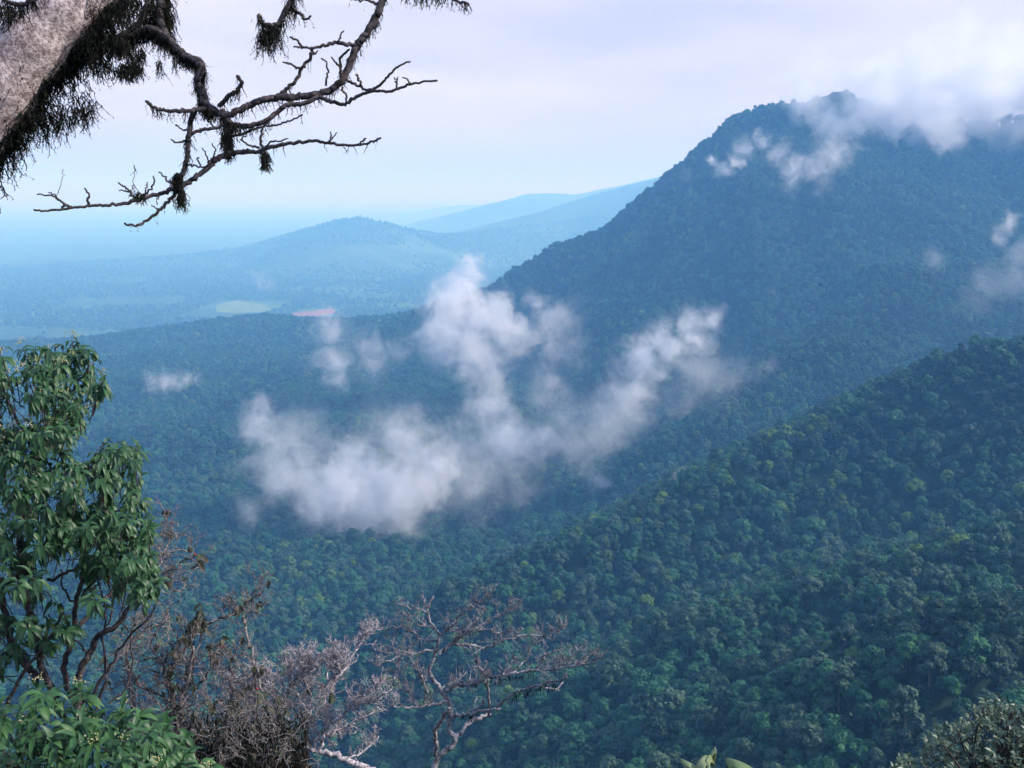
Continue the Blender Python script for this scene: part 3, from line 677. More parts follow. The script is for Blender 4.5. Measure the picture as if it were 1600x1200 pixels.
    for q in range(2600):
        i = g.uniform(0.36, 0.90) * (k - 1); i0 = int(i); c = lean[i0] * (1 - i + i0) + lean[min(i0 + 1, k - 1)] * (i - i0); T_ = norm(lean[min(i0 + 1, k - 1)] - lean[i0]); r_ = rad[i0]
        dn_ = norm(np.array([0.62, -0.1, -0.78]) - T_ * (np.array([0.62, -0.1, -0.78]) @ T_)); sd = np.cross(T_, dn_); a = g.normal(0, 0.62)
        if (sd * math.sin(a))[1] < -0.42 and g.random() < 0.9: continue
        strand(ms, c + (dn_ * math.cos(a) + sd * math.sin(a)) * r_ * 0.98, g.uniform(.03, .16) * (1.5 if g.random() < .12 else 1), g, 0.003, side=1.2)
    clump(28, 215, 12, 12, 40, .05, .12); clump(130, 165, 22, 25, 120, .03, .10); clump(95, 175, 30, 15, 80, .03, .1)
    clump(156, 62, 26, 52, 400, .03, .10); clump(195, 15, 26, 26, 140, .03, .10); clump(70, 185, 40, 18, 160, .03, .12)
    clump(190, 70, 14, 14, 200, .01, .05); clump(247, 20, 24, 38, 420, .04, .12, 4.15); clump(212, 88, 16, 22, 160, .02, .06); clump(200, 108, 24, 10, 200, .02, .07)
    clump(248, 100, 6, 6, 20, .05, .09); clump(275, 92, 6, 5, 12, .04, .08); clump(277, 281, 8, 12, 170, .01, .035, 3.97); clump(283, 305, 6, 14, 110, .02, .07, 3.96)
    clump(352, 215, 7, 18, 120, .01, .05, 3.98); clump(414, 240, 8, 7, 80, .01, .04, 3.97); clump(414, 252, 4, 4, 60, .01, .01, 3.97)
    clump(420, 52, 16, 14, 120, .05, .12, 3.95); clump(12, 12, 26, 12, 120, .03, .10, 3.7); clump(372, 195, 14, 5, 60, .01, .03, 3.97); clump(218, 303, 8, 3, 40, .005, .02, 3.9)
    P = trace([(-40,-30),(0,-5),(20,6),(38,6),(56,-6),(75,-30)], 3.7, 3.75, 5, 1); tube(br, P, 0.008, 8); moss_on(ms, P, 0.008, 320, .03, .1, g)
    br.build('branches', bark_dark, root, tuple(o)); ms.build('moss', moss_m, root, tuple(o), smooth=False)
make_mossy_tree()
# --- twigs that grow from a limb
def grow(mb, p, d, length, r, depth, g, up=0.25, zig=0.45, kids=2.2, n=4, ends=None, shrink=0.62, spread=0.9, rmin=0.0035):
    k = max(3, int(4 + depth)); P = [np.array(p, float)]; D_ = norm(np.array(d, float)); dirs = [D_]
    for i in range(k):
        D_ = norm(D_ + g.normal(0, zig, 3) * 0.55 + (0, 0, up * 0.3)); P.append(P[-1] + D_ * length / k); dirs.append(D_)
    P = np.array(P); tube(mb, P, crease(P, r, r * 0.45), n, cap=False)
    if ends is not None and depth <= 0: ends.append((P[-1], D_))
    if depth <= 0: return
    m = int(kids + g.random() + depth * 0.5)
    for j in range(m):
        i = int(g.uniform(0.25, 1.0) * k); i = min(k, max(1, i)); s = norm(np.cross(dirs[i], g.normal(0, 1, 3)))
        grow(mb, P[i], dirs[i] * (1 - 0.3 * spread) + s * spread * g.uniform(.6, 1.2) + (0, 0, up), length * shrink * g.uniform(.7, 1.2), max(r * 0.6, rmin), depth - 1, g, up, zig, kids, max(3, n - 1), ends, shrink, spread, rmin)
def traced_tree(name, label, d, limbs, twig, g, barkm, base, group=None):
    """limbs: (points, r0, r1, twig density, twig length px, depth, upward pull)"""
    bx, by = base; gz = ground_z(bx, by); root = empty(name, (bx, by, gz)); tag(root, label, 'tree', group); o = (bx, by, gz)
    tr = MB(); br = MB(); px = d / F
    first = limbs[0]; P = trace(first[0], d, d, 5, 1.0)
    S_ = smooth_line([(bx, by, gz - 0.3), (bx * 0.7 + P[0][0] * 0.3 + 0.1, by * .7 + P[0][1] * .3, gz * 0.6 + P[0][2] * 0.4), tuple(P[0])], 6)
    PP = np.vstack([S_[:-1], P]); r = np.concatenate([np.linspace(first[1] * px * 1.7, first[1] * px, len(S_) - 1), crease(P, first[1] * px, first[2] * px)])
    tube(tr, PP, r * (1 + 0.05 * g.normal(0, 1, len(r))), 10); tr.build('trunk', barkm, root, o)
    for pts, r0, r1, dens, tl, dep, up in limbs[1:]:
        dd = d + g.uniform(-0.5, 0.5) * d * 0.05; P = trace(pts, d, d + g.uniform(-0.045, 0.045) * d, 4, 1.3)
        rr = crease(P, r0 * px, r1 * px) * 0.85 * (1 + 0.04 * g.normal(0, 1, len(P))); tube(br, P, rr, 7)
        s = np.linalg.norm(np.diff(P, axis=0), axis=1).sum(); m = int(s / px / (8.5 if d > 12 else 6) * dens)
        for _ in range(m):
            i = int(g.uniform(0.12, 1) * (len(P) - 1)); i = min(i, len(P) - 2); T_ = norm(P[i + 1] - P[i]); sd = norm(np.cross(T_, g.normal(0, 1, 3)))
            grow(br, P[i], T_ * 0.7 + sd * 0.8 + (0, 0, up), tl * px * g.uniform(.5, 1.3), max(0.0068, rr[i] * 0.42), dep + (1 if d < 12 else int(g.integers(0, 2))), g, up * 0.6, 0.6)
    return root, o, tr, br
g = np.random.default_rng(5)
DT = 13.0
dead = [
 ([(676,1205),(685,1182),(705,1167),(711,1152),(701,1140),(704,1115),(701,1097),(693,1085),(687,1075),(676,1062),(672,1050),(677,1030),(682,1012),(687,995),(678,980),(670,965),(669,950),(677,932)], 5.2, 1.4, 1.2, 22, 1, .4),
 ([(680,1180),(682,1162),(680,1142),(690,1125),(702,1107)], 4.5, 3.5, .2, 10, 0, .4),
 ([(710,1155),(720,1144),(732,1132),(750,1122),(766,1117)], 4, 3.2, .2, 10, 0, .4), ([(765,1118),(764,1100),(762,1080),(763,1062)], 2.6, 2, .2, 8, 0, .3),
 ([(705,1120),(720,1116),(735,1115),(762,1110),(782,1107)], 4, 2, .25, 10, 0, .4), ([(740,1113),(750,1104),(757,1094)], 3, 1.6, .2, 8, 0, .4), ([(740,1108),(742,1096),(745,1089)], 1.2, .8, 0, 8, 0, .4),
 ([(776,1107),(780,1100),(792,1090),(812,1079),(825,1075),(840,1071),(860,1065),(880,1062),(884,1052)], 3, 1.8, .5, 14, 0, .3), ([(840,1072),(858,1074),(870,1075),(880,1066)], 1.6, 1.2, .5, 9, 0, .3),
 ([(697,1079),(704,1075),(711,1072),(725,1070),(740,1067),(762,1062),(785,1055),(812,1052),(835,1047),(865,1045),(897,1042),(912,1038),(925,1032),(942,1021)], 4.2, 1.2, 1.5, 24, 1, .55),
 ([(762,1060),(752,1048),(746,1035),(744,1020)], 2, 1, .9, 16, 1, .5), ([(785,1054),(794,1043),(801,1032),(806,1026)], 1.5, .8, .9, 18, 1, .7),
 ([(800,1052),(815,1038),(825,1025),(832,1010),(846,1000)], 1.8, 1, 1, 20, 1, .6), ([(838,1047),(848,1032),(852,1024),(865,1018),(876,1008)], 2.2, 1.2, 1.0, 18, 1, .6),
 ([(865,1045),(880,1036),(900,1022),(915,1014)], 1.6, .8, 1.4, 18, 1, .6), ([(895,1041),(912,1030),(925,1024),(941,1012)], 1.4, .7, 1.4, 14, 1, .6),
 ([(686,1022),(697,1014),(707,1007),(718,1007),(730,1007),(742,1009),(755,1012),(775,1007),(790,1000),(805,995),(820,992),(837,993),(852,994),(865,989),(875,985),(881,975)], 3.4, 1.0, 1.2, 22, 1, .5),
 ([(698,1013),(706,1003),(717,995),(728,989),(740,982),(762,972),(773,966),(785,960),(800,955),(812,949)], 2.6, .9, 1.3, 24, 1, .5),
 ([(686,993),(697,985),(707,977),(713,969),(718,961),(730,953),(745,945),(760,931),(774,920)], 2.4, .8, 1.3, 22, 1, .5),
 ([(740,982),(748,970),(752,962),(762,955)], 1.4, .7, 1.2, 16, 1, .5), ([(716,995),(735,988),(760,985),(780,988),(800,986)], 1.6, .8, 1.3, 18, 1, .5),
 ([(683,1001),(672,1001),(660,1000),(647,990),(630,981),(615,980),(600,985),(580,975),(570,968)], 2.6, .9, 1.3, 22, 1, .4),
 ([(678,1017),(655,1020),(635,1022),(618,1028),(600,1035),(585,1040)], 2.2, .8, 1.3, 22, 1, .4), ([(655,1000),(640,1010),(625,1018),(605,1021),(590,1016)], 1.8, .8, 1.3, 20, 1, .4),
 ([(671,958),(660,953),(650,950),(636,948),(622,943)], 1.9, .8, 1.4, 16, 1, .5), ([(677,982),(665,978),(650,972),(640,966),(632,959)], 1.8, .8, 1.4, 18, 1, .5),
 ([(670,950),(664,940),(660,932)], 1.3, .7, 1.4, 12, 0, .5), ([(700,1097),(688,1098),(675,1100),(652,1104),(632,1105),(618,1103),(605,1097)], 3.4, 1, 1.2, 22, 1, .6),
 ([(655,1103),(642,1090),(630,1078),(618,1072),(600,1066)], 2, .8, 1.3, 20, 1, .5), ([(652,1103),(643,1085),(635,1068),(628,1052),(622,1036)], 1.9, .8, 1.3, 20, 1, .7),
 ([(668,1082),(662,1066),(655,1050),(650,1035)], 2.6, 1, 1.4, 20, 1, .6), ([(690,1076),(705,1066),(718,1060),(728,1050)], 1.8, .9, 1.2, 18, 1, .6),
]
b = at(650, 1500, DT); root, o, tr, br = traced_tree('dead_tree', 'bare wind-bent tree with grey twigs spreading flat over the forest below', DT, dead, 1, g, bark_twig, (b[0], b[1]))
ms = MB()
for pts in ([(735,1068),(762,1064),(800,1056),(835,1050)], [(800,1088),(840,1074),(880,1064)], [(744,1022),(745,1032)], [(720,1120),(745,1116)], [(672,1085),(668,1100)], [(655,1050),(668,1085)], [(868,1010),(876,1008)]):
    P = trace(pts, DT, DT, 4, 1); moss_on(ms, P, 0.02, 70, .04, .12, g, w=0.007, step=0.03)
br.build('branches', bark_twig, root, o); ms.build('moss', moss_m, root, o, smooth=False)
bark_twig2 = bark_mat('bleached_twig_bark', (0.13, 0.12, 0.135), (0.68, 0.62, 0.68), 25, 0.003)
# second bare tree, a dense thicket of pale twigs
DT2 = 11.0
thick = [
 ([(600,1215),(573,1200),(560,1196),(545,1190),(524,1179),(508,1176),(493,1174),(475,1166),(455,1150),(440,1135)], 6.5, 3, .3, 16, 1, .5),
 ([(500,1174),(503,1160),(505,1144),(515,1130),(531,1121),(549,1104),(562,1092),(575,1081),(590,1070),(601,1062)], 4, 1.4, 1.0, 24, 1, .4),
 ([(549,1106),(565,1100),(582,1095),(605,1083),(613,1074)], 2.4, 1, 1.2, 22, 1, .4), ([(510,1140),(508,1120),(507,1095),(514,1080),(524,1069),(531,1050),(531,1037)], 2.6, 1.2, 1.2, 26, 2, .4),
 ([(525,1060),(540,1045),(554,1018),(564,1003),(573,990),(585,985),(598,983)], 2.4, .9, 1.2, 24, 1, .5), ([(512,1062),(514,1037),(520,1020),(530,1005)], 1.8, .8, 1.2, 22, 1, .5),
 ([(475,1166),(480,1145),(484,1120),(486,1081),(490,1060),(500,1040)], 3, 1, 0.9, 28, 2, .4), ([(460,1155),(455,1130),(440,1100),(428,1075),(420,1055)], 3, 1, 1.0, 30, 2, .4),
 ([(445,1140),(420,1120),(395,1100),(375,1085),(360,1080)], 3, 1, 1.0, 30, 2, .4), ([(450,1145),(425,1150),(400,1140),(370,1125),(350,1110)], 3, 1, 1.0, 30, 2, .3),
 ([(486,1120),(470,1095),(458,1070),(450,1050),(455,1030)], 2.2, .9, 1.0, 28, 2, .4), ([(486,1085),(475,1060),(478,1040),(485,1020)], 1.8, .8, 1.0, 26, 2, .4),
 ([(505,1144),(530,1140),(560,1125),(590,1110)], 1.8, .8, 1.2, 22, 1, .3), ([(480,1167),(500,1150),(520,1148),(545,1136)], 1.8, .8, 1.2, 22, 1, .3),
 ([(540,1188),(560,1178),(580,1165),(592,1150)], 2.0, .9, .8, 22, 1, .5), ([(430,1110),(410,1085),(400,1065),(395,1040)], 2, .8, 1.0, 28, 2, .4),
 ([(440,1100),(460,1060),(490,1045),(512,1030),(540,1020)], 2, .8, 0.9, 26, 2, .3), ([(425,1150),(390,1165),(360,1160),(330,1150)], 2.5, .9, 0.9, 28, 2, .4), ([(470,1160),(450,1175),(420,1185),(390,1190)], 3, 1.2, 0.9, 28, 2, .5),
]
b = at(680, 1500, DT2); root, o, tr, br = traced_tree('dead_tree', 'dense thicket of pale leafless twigs left of the wind-bent tree', DT2, thick, 1, g, bark_twig2, (b[0], b[1]))
br.build('branches', bark_twig2, root, o)
# ---------------------------------------------------------------- leafy trees
green_leaf = leaf_mat('glossy_leaf', (0.014, 0.050, 0.022), (0.034, 0.105, 0.036), (0.100, 0.21, 0.055), 0.48, 0.45, 0.22)
dry_leaf = leaf_mat('withered_leaf', (0.035, 0.050, 0.035), (0.07, 0.085, 0.06), (0.20, 0.16, 0.14), 0.8, 0.2, 0.3)
silver_leaf = leaf_mat('silvery_leaf', (0.045, 0.085, 0.060), (0.085, 0.14, 0.095), (0.17, 0.22, 0.15), 0.45, 0.5, 0.2)
bud_m = leaf_mat('flower_bud', (0.30, 0.32, 0.12), (0.45, 0.43, 0.22), (0.55, 0.48, 0.32), 0.7, 0.2, 0.2)
red_m = leaf_mat('red_berry', (0.35, 0.02, 0.04), (0.45, 0.03, 0.06), (0.5, 0.05, 0.08), 0.4, 0.4, 0.0)
def leaf(mb, p, d, up, L_, w, droop, g):
    """a folded, drooping lance-shaped leaf"""
    n = 5; P = [np.array(p, float)]; D_ = norm(np.array(d, float))
    for i in range(n):
        D_ = norm(D_ + (0, 0, -droop / n)); P.append(P[-1] + D_ * L_ / n)
    P = np.array(P); T_ = norm(np.gradient(P, axis=0)); sd = norm(np.cross(T_, up)); nn = np.cross(sd, T_)
    ws = np.array([0.12, 0.75, 1.0, 0.82, 0.45, 0.03])[:, None] * w; fold = 0.32
    wav = (g.normal(0, 0.06, (n + 1, 1)) * w)
    A = P - sd * ws + nn * (ws * fold + wav); B = P + sd * ws + nn * (ws * fold - wav)
    V = np.concatenate([A, P, B]); k = n + 1
    f = [(i, i + 1, k + i + 1, k + i) for i in range(n)] + [(k + i, k + i + 1, 2 * k + i + 1, 2 * k + i) for i in range(n)]
    mb.add(V, f)
def spray(mb, p, ax, g, n=9, L_=0.13, w=0.019, droop=1.1, back=0.10, stem=None, r=0.0025):
    """leaves set round the end of a shoot"""
    sz = g.uniform(.62, 1.15); ax = norm(np.array(ax, float)); a0 = norm(np.cross(ax, (0.3, 0.9, 0.2))); b0 = np.cross(ax, a0)
    for i in range(n):
        t_ = g.random(); a = i * 2.4 + g.uniform(-.4, .4); q = p - ax * back * (1 - t_) ** 1.0
        rd = a0 * math.cos(a) + b0 * math.sin(a); d = norm(rd * (1.0 - 0.45 * t_) + ax * (0.25 + 0.8 * t_) + g.normal(0, .12, 3))
        leaf(mb, q, d, ax + (0, 0, 0.5), L_ * sz * g.uniform(.6, 1.2), w * g.uniform(.8, 1.2), droop * g.uniform(.6, 1.4), g)
    if stem is not None: tube(stem, [p - ax * back * 2.6 + (0, 0, -0.02), p - ax * back * 1.2, p], [r * 1.5, r * 1.2, r], 4, 1 if stem is mb else 0)
def buds(mb, p, g, n=16, r=0.034):
    ic = tiny()
    for _ in range(n):
        c = p + g.normal(0, 1, 3) * (r * .5, r * .5, r * .35) + (0, 0, r * 0.5); mb.add(ic[0] * g.uniform(.0032, .006) + c, ic[1])
def tiny():
    v = np.array([(1,0,0),(-1,0,0),(0,1,0),(0,-1,0),(0,0,1),(0,0,-1)], float); return v, [(0,2,4),(2,1,4),(1,3,4),(3,0,4),(2,0,5),(1,2,5),(3,1,5),(0,3,5)]
def inside(x, y, poly):
    c = False; j = len(poly) - 1
    for i in range(len(poly)):
        xi, yi = poly[i]; xj, yj = poly[j]
        if (yi > y) != (yj > y) and x < (xj - xi) * (y - yi) / (yj - yi) + xi: c = not c
        j = i
    return c
def poly_pick(poly, g):
    xs = [p[0] for p in poly]; ys = [p[1] for p in poly]
    while True:
        x = g.uniform(min(xs), max(xs)); y = g.uniform(min(ys), max(ys))
        if inside(x, y, poly): return x, y
def leafy(name, label, d, masses, limbs, base, g, L_, w, leafm, budfrac=0.3, thick=0.5, group=None, cat='tree', ldroop=1.1, barkm=bark_dark):
    bx, by = base; gz = ground_z(bx, by); root = empty(name, (bx, by, gz)); tag(root, label, cat, group); o = (bx, by, gz)
    lf = MB(); st = MB(); nb = 0; tr = MB(); px = d / F
    first = limbs[0]; P = trace(first[0], d + .1, d, 5, 1.2)
    S_ = smooth_line([(bx, by, gz - 0.3), (bx * .6 + P[0][0] * .4 + .08, by * .6 + P[0][1] * .4, gz * .5 + P[0][2] * .5), tuple(P[0])], 6)
    PP = np.vstack([S_[:-1], P]); tube(tr, PP, np.concatenate([np.linspace(first[1] * px * 1.5, first[1] * px, len(S_) - 1), crease(P, first[1] * px, first[2] * px)]), 10); tr.build('trunk', barkm, root, o)
    for pts, r0, r1 in limbs[1:]:
        P = trace(pts, d + .1, d + g.uniform(-.2, .3), 5, 1.5); lm = MB(); tube(lm, P, crease(P, r0 * px, r1 * px), 7); lm.build('branch', barkm, root, o)
    for poly, n, ctr in masses:
        made = 0
        while made < n:
            x, y = poly_pick(poly, g); c = at(x, y, d + g.normal(0, thick)); cc = at(ctr[0], ctr[1], d + 0.2)
            ax = norm(norm(c - cc) * 1.0 + np.array([0, -0.35, 0.75]) + g.normal(0, .35, 3))
            # the shoot ends inside the outline; its leaves reach the outline
            spray(lf, c, ax, g, int(g.uniform(7, 12)), L_, w, ldroop, L_ * .7, lf)
            if g.random() < budfrac and nb < 70: nb += 1; bd = MB(); buds(bd, c + ax * 0.03, g); bd.build('flower_cluster', bud_m, root, o)
            made += 1
    lf.build('foliage', [leafm, barkm], root, o)
    return root
g = np.random.default_rng(8)
DL = 6.2
up1 = [(-60,548),(0,540),(60,540),(105,524),(150,545),(168,590),(160,625),(128,655),(105,680),(60,700),(-60,720)]
up6 = [(105,870),(235,880),(250,915),(225,950),(190,935),(150,950),(115,930)]
up2 = [(140,700),(178,682),(220,695),(225,725),(220,765),(238,810),(232,850),(240,890),(228,915),(175,905),(130,880),(110,840),(95,780),(110,730)]
up3 = [(-80,700),(60,700),(110,690),(130,760),(110,850),(60,880),(0,900),(-80,900)]
up5 = [(20,900),(75,890),(110,930),(115,975),(80,1010),(30,1050)]
up4 = [(-80,870),(0,880),(55,890),(70,930),(40,990),(0,1060),(-80,1080)]
limbs = [
 ([(128,1330),(120,1200),(122,1110),(125,1055),(139,1024),(153,993),(181,979),(198,953),(221,936)], 8, 3),
 ([(110,1090),(99,1044),(113,993),(119,945),(128,900),(136,860),(140,800)], 5, 3), ([(113,990),(147,951),(170,928),(198,911),(215,880)], 4, 2),
 ([(100,1120),(65,1040),(54,979),(42,945),(34,900),(30,840),(40,780),(60,720),(90,640)], 6, 3), ([(60,1060),(28,1021),(14,987),(6,940),(-10,880),(-20,800)], 6, 4),
 ([(-30,925),(10,910),(35,900),(55,890)], 6, 4), ([(40,780),(80,770),(120,740),(160,720)], 3, 1.5), ([(34,900),(70,850),(110,830),(160,810),(200,790)], 3.5, 1.5),
 ([(60,720),(30,660),(10,620)], 3, 1.5), ([(90,640),(120,600),(140,570)], 2.5, 1.2), ([(75,905),(110,892),(140,880),(180,860)], 3, 1.5), ([(119,945),(150,905),(190,890)], 2.5, 1.5),
 ([(-10,1150),(20,1080),(70,1010),(95,960)], 4, 2), ([(122,1110),(160,1060),(190,1010),(235,960),(250,920)], 3, 1.2), ([(150,1110),(165,1050),(160,1000),(165,960),(150,900)], 2.5, 1.2), ([(170,1100),(200,1070),(205,1000),(190,960),(200,900)], 2, 1), ([(153,993),(170,975),(175,940),(168,900)], 2, 1), ([(119,945),(100,920),(95,890)], 2, 1.2), ([(139,1024),(120,1000),(90,985),(75,960)], 2, 1), ([(30,1140),(60,1090),(50,1040)], 3, 1.5),
]
b = at(110, 1700, DL)
leafy('leafy_tree', 'tall glossy-leaved tree with drooping leaves and creamy flower buds beside the valley view', DL, [(up1, 165, (40, 720)), (up2, 160, (110, 860)), (up3, 150, (30, 860)), (up4, 60, (20, 1000)), (up5, 22, (70, 1000)), (up6, 26, (160, 960))], limbs, (b[0], b[1]), g, 0.108, 0.0125, green_leaf, 0.40, 0.38, ldroop=2.5)
low = [(-40,1120),(20,1085),(70,1068),(130,1072),(165,1100),(215,1105),(260,1110),(290,1150),(330,1190),(345,1260),(-40,1260)]
b = at(120, 1750, 4.9)
leafy('leafy_shrub', 'bushy shrub with long bright green leaves below the tall leafy tree', 4.9, [(low, 170, (130, 1300))], [([(120,1400),(125,1300),(130,1210),(120,1140)], 5, 2), ([(130,1290),(180,1200),(230,1150)], 3, 1.2), ([(125,1290),(70,1180),(40,1120)], 3, 1.2)], (b[0], b[1]), g, 0.108, 0.0135, green_leaf, 0.18, 0.3, cat='shrub', ldroop=1.5)
# --- dry, half withered shrub between the leafy tree and the bare trees
def dry_shrub():
    g = np.random.default_rng(14); d = 7.5; px = d / F; b = at(300, 1500, d); gz = ground_z(b[0], b[1]); o = (b[0], b[1], gz)
    root = empty('dry_shrub', o); tag(root, 'withered shrub of thin reddish twigs, dead brown leaves and dark moss', 'shrub')
    st = MB(); lf = MB(); ms = MB(); be = MB()
    stems = [
     ([(300,1400),(290,1250),(269,1095),(263,1058),(283,1021),(297,996),(306,973)], 4.5, 2), ([(300,1400),(300,1250),(283,1106),(295,1058),(302,1010)], 4, 2), ([(268,1080),(258,1050),(249,1030),(236,1028),(220,1032),(190,1046)], 2.5, 1),
     ([(306,973),(326,973),(345,965),(365,956),(382,945),(397,925),(412,900)], 2.6, 1.2), ([(345,965),(380,958),(420,962)], 1.8, .8), ([(380,950),(381,970),(391,1016),(400,1041),(410,1080)], 1.8, 2),
     ([(200,900),(230,873),(248,867),(267,860),(300,858),(306,848)], 2, 1), ([(205,905),(240,900),(270,890),(290,875),(308,868)], 2, 1.2), ([(215,910),(260,925),(290,920),(303,912)], 1.6, .8), ([(240,900),(262,850),(270,830),(258,820)], 1.2, .6),
     ([(300,1400),(340,1250),(352,1150),(362,1080),(360,1040),(372,1010)], 4, 1.5), ([(300,1400),(380,1260),(420,1190),(430,1130),(440,1090)], 4, 1.5), ([(300,1400),(250,1260),(215,1180),(205,1100),(200,1010),(215,960)], 4, 1.5),
     ([(283,1106),(320,1060),(335,1020),(350,1000)], 2, 1), ([(269,1095),(230,1075),(205,1050),(200,1030)], 2, 1), ([(250,1030),(262,1000),(260,975),(258,960)], 1.6, .8), ([(160,1060),(175,1040),(210,1000),(240,975),(270,985)], 1.8, 1),
    ]
    ends = []
    for pts, r0, r1 in stems:
        P = trace(pts, d + g.uniform(-.1, .1), d + g.uniform(-.5, .5), 5, 2.0); r = crease(P, r0 * px, r1 * px); tube(st, P, r, 6)
        n = int(np.linalg.norm(np.diff(P, axis=0), axis=1).sum() / px / 13)
        for _ in range(n):
            i = int(g.uniform(.3, 1) * (len(P) - 2)); T_ = norm(P[i + 1] - P[i]); s = norm(np.cross(T_, g.normal(0, 1, 3)))
            grow(st, P[i], T_ * .5 + s + (0, 0, .3), g.uniform(18, 55) * px, max(.0016, r[i] * .45), 2, g, .3, .7, 1.6, 4, ends, .6)
    for _ in range(260): # tangle low down
        x, y = g.uniform(230, 470), g.uniform(1060, 1210); grow(st, at(x, y + 30, d + g.uniform(-.6, .9)), g.normal(0, 1, 3) * (1, .6, .6) + (0, 0, .6), g.uniform(25, 60) * px, .003, 2, g, .3, .8, 1.7, 4, ends, .62)
    for p, dr in ends:
        if g.random() < 0.035:
            spray(lf, p, dr * .4 + np.array([0, 0, -.5]), g, int(g.uniform(2, 5)), .075, .014, 1.6, .04)
    for x, y, n in ((308,872,4),(304,880,3),(298,985,7),(310,965,6),(325,985,5),(292,975,5),(400,1050,6),(398,1075,5),(285,905,3),(262,912,2),(420,1120,5),(370,1110,5),(330,1110,6),(350,1160,6),(300,1140,5),(390,1180,7),(430,1170,5),(460,1150,4)):
        for q in range(max(1, n // 2)): spray(lf, at(x + g.normal(0, 6), y + g.normal(0, 7), d - .3), g.normal(0, .5, 3) + (0, 0, -.3), g, 4, .085, .014, 1.5, .05)
    for pts in ([(365,956),(382,945),(397,925),(408,905)], [(397,1045),(401,1100)], [(302,1000),(300,1060)]):
        moss_on(ms, trace(pts, d, d, 4, 1), .012, 260, .02, .06, g)
    for _ in range(3500):
        strand(ms, at(g.uniform(255, 480), 1090 + 130 * g.beta(2.5, 1.2), d + g.uniform(-.3, 1.0)), g.uniform(.03, .14), g, .006, .02)
    for x, y in ((304,866),(340,1008),(402,1076),(348,1012)):
        ic = tiny(); be.add(ic[0] * .010 + at(x, y, d - .35), ic[1])
    st.build('twigs', bark_mat('reddish_twig_bark', (0.06, 0.053, 0.055), (0.36, 0.32, 0.33), 30, .003), root, o); lf.build('withered_leaves', dry_leaf, root, o); ms.build('moss', moss_m, root, o, smooth=False); be.build('berries', red_m, root, o)
dry_shrub()
# --- silvery bushes in the bottom right corner
def bush(name, label, d, polys, base, n, g, L_=.13, w=.028):
    bx, by = base; gz = ground_z(bx, by); o = (bx, by, gz); root = empty(name, o); tag(root, label, 'bush')
    lf = MB(); st = MB(); px = d / F
    for poly, m, ctr in polys:
        hub = at(ctr[0], ctr[1], d + .6); tube(st, smooth_line([(bx, by, gz - .3), tuple((np.array(o) + hub) / 2 + (.3, 0, 0)), tuple(hub)], 5), [.16, .15, .14, .13, .12, .11, .1, .09, .08, .07, .06][:11], 8)
        for i in range(m):
            x, y = poly_pick(poly, g); c = at(x, y, d + g.normal(0, .9)); ax = norm(norm(c - hub) + np.array([0, -.3, .6]) + g.normal(0, .4, 3))
            spray(lf, c, ax, g, int(g.uniform(7, 12)), L_, w, .4, L_ * 1.1, st, .006)
            if i % 6 == 0: tube(st, smooth_line([tuple(hub), tuple((hub + c) / 2 + g.normal(0, .2, 3)), tuple(c)], 4), np.linspace(.05, .01, 9), 5)
    st.build('branches', bark_dark, root, o); lf.build('foliage', silver_leaf, root, o)
g = np.random.default_rng(31)
b = at(1560, 1500, 20)
bush('leafy_bush', 'silvery green bush in front of the dark forest slope', 20, [([(1445,1205),(1438,1165),(1455,1135),(1500,1118),(1520,1092),(1550,1086),(1572,1092),(1600,1102),(1660,1100),(1700,1230),(1445,1230)], 520, (1560, 1250))], (b[0], b[1]), 520, g)
b = at(1420, 1520, 17)
bush('leafy_bush', 'small pale tip of a bush left of the larger silvery bush', 17, [([(1392,1215),(1398,1185),(1415,1180),(1432,1178),(1436,1195),(1450,1215)], 60, (1420, 1290))], (b[0], b[1]), 60, g, .12)
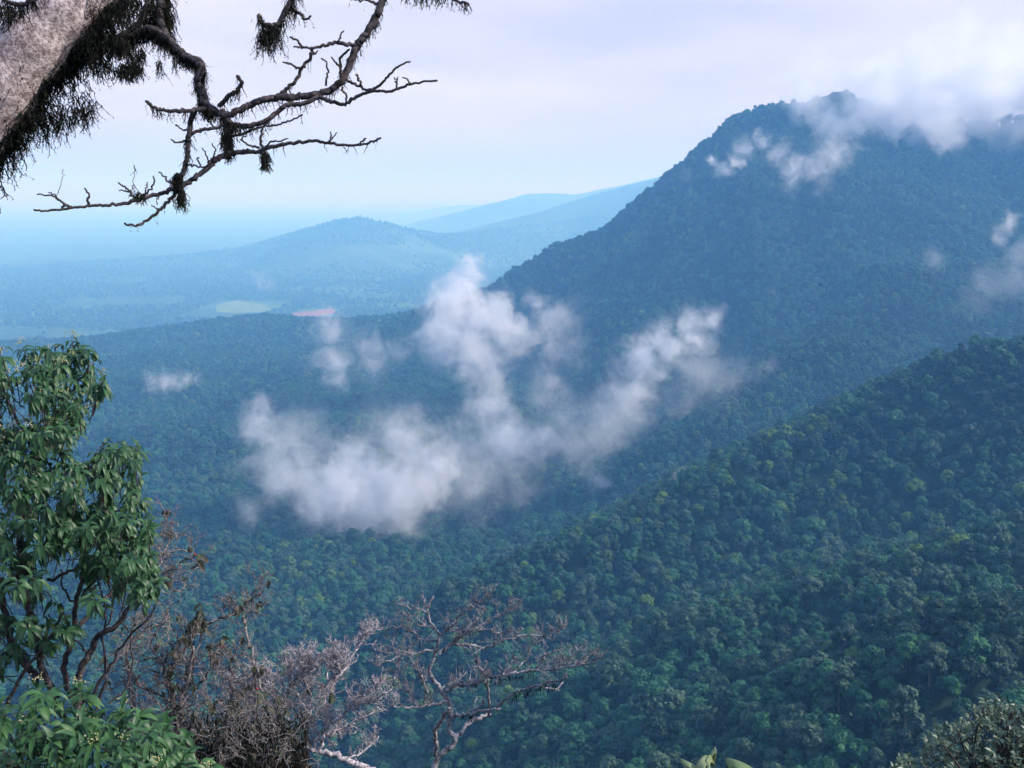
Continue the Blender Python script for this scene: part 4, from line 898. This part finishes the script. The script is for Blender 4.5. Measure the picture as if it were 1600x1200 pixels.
# --- broad curled leaves poking up at the bottom edge
def big_leaves():
    m = leaf_mat('curled_leaf', (0.13, 0.20, 0.08), (0.20, 0.27, 0.12), (0.30, 0.34, 0.18), .4, .5, .35); d = 3.0; px = d / F
    b = at(1110, 1420, d); gz = ground_z(b[0], b[1]); o = (b[0], b[1], gz); root = empty('broad_leaved_plant', o); tag(root, 'plant with broad curled pale green leaves poking up in front of the forest', 'plant')
    def blade(mid, wl, wr, dz):
        mb = MB(); n = len(mid); P = np.array([at(x, y, d + q) for x, y, q in mid]); A = P + np.array([at(*w_, d) - at(1000, 1000, d) for w_ in wl]) ; B = P + np.array([at(*w_, d) - at(1000, 1000, d) for w_ in wr])
        rows = [A * (1 - t_) + P * t_ + np.array([0, dz * math.sin(math.pi * t_), 0]) for t_ in (0, .33, .66)] + [P] + [P * (1 - t_) + B * t_ + np.array([0, dz * math.sin(math.pi * t_), 0]) for t_ in (.33, .66, 1)]
        V = np.concatenate(rows); f = [(r_ * n + i, r_ * n + i + 1, (r_ + 1) * n + i + 1, (r_ + 1) * n + i) for r_ in range(6) for i in range(n - 1)]; mb.add(V, f)
        ob = mb.build('leaf', m, root, o); s = ob.modifiers.new('soft', 'SUBSURF'); s.levels = s.render_levels = 2; th = ob.modifiers.new('thick', 'SOLIDIFY'); th.thickness = .0015
    Z = (1000, 1000)
    # left leaf: a pale arch with its far edge rolled up, side lobe drooping left, small tip standing up on the right
    blade([(1103,1245,0),(1100,1222,-.02),(1099,1203,-.05),(1100,1188,-.05),(1104,1178,-.02),(1110,1180,.03),(1114,1188,.06)], [(990,1000),(985,1002),(985,1002),(990,1003),(996,1001),(998,1001),Z], [(1010,1000),(1012,1002),(1010,1004),(1006,1002),(1003,1000),(1002,1000),Z], -.05)
    blade([(1094,1206,-.02),(1086,1200,-.03),(1078,1196,-.03),(1070,1190,-.01),(1063,1184,.02)], [(998,1012),(998,1010),(997,1009),(998,1006),Z], [(1000,997),(1001,996),(1001,997),(1000,998),Z], -.03)
    blade([(1109,1200,.04),(1112,1190,.04),(1116,1182,.04),(1120,1174,.05)], [(996,999),(995,999),(996,999),Z], [(1003,1001),(1005,1001),(1003,1001),Z], .03)
    blade([(1196,1250,0),(1184,1222,-.02),(1170,1205,-.04),(1154,1194,-.04),(1140,1187,-.01),(1132,1183,.03)], [(985,1006),(984,1008),(988,1010),(992,1012),(995,1008),Z], [(1012,998),(1010,994),(1006,994),(1003,996),(1001,998),Z], -.05)
    st = MB()
    for x0, y0 in ((1103,1245),(1094,1206),(1109,1200),(1196,1250)):
        p = at(x0, y0, d); tube(st, smooth_line([(b[0], b[1], gz - .1), tuple((np.array(o) + p) / 2 + rng.normal(0, .05, 3)), tuple(p)], 6), np.linspace(.014, .005, 13), 7)
    st.build('stem', leaf_mat('green_stem', (0.06, 0.10, 0.04), (0.08, 0.13, 0.05), (0.1, 0.15, 0.06), .6, .3, 0), root, o)
big_leaves()
# --- two small plants' worth of undergrowth on the slope below the lookout, out of the light
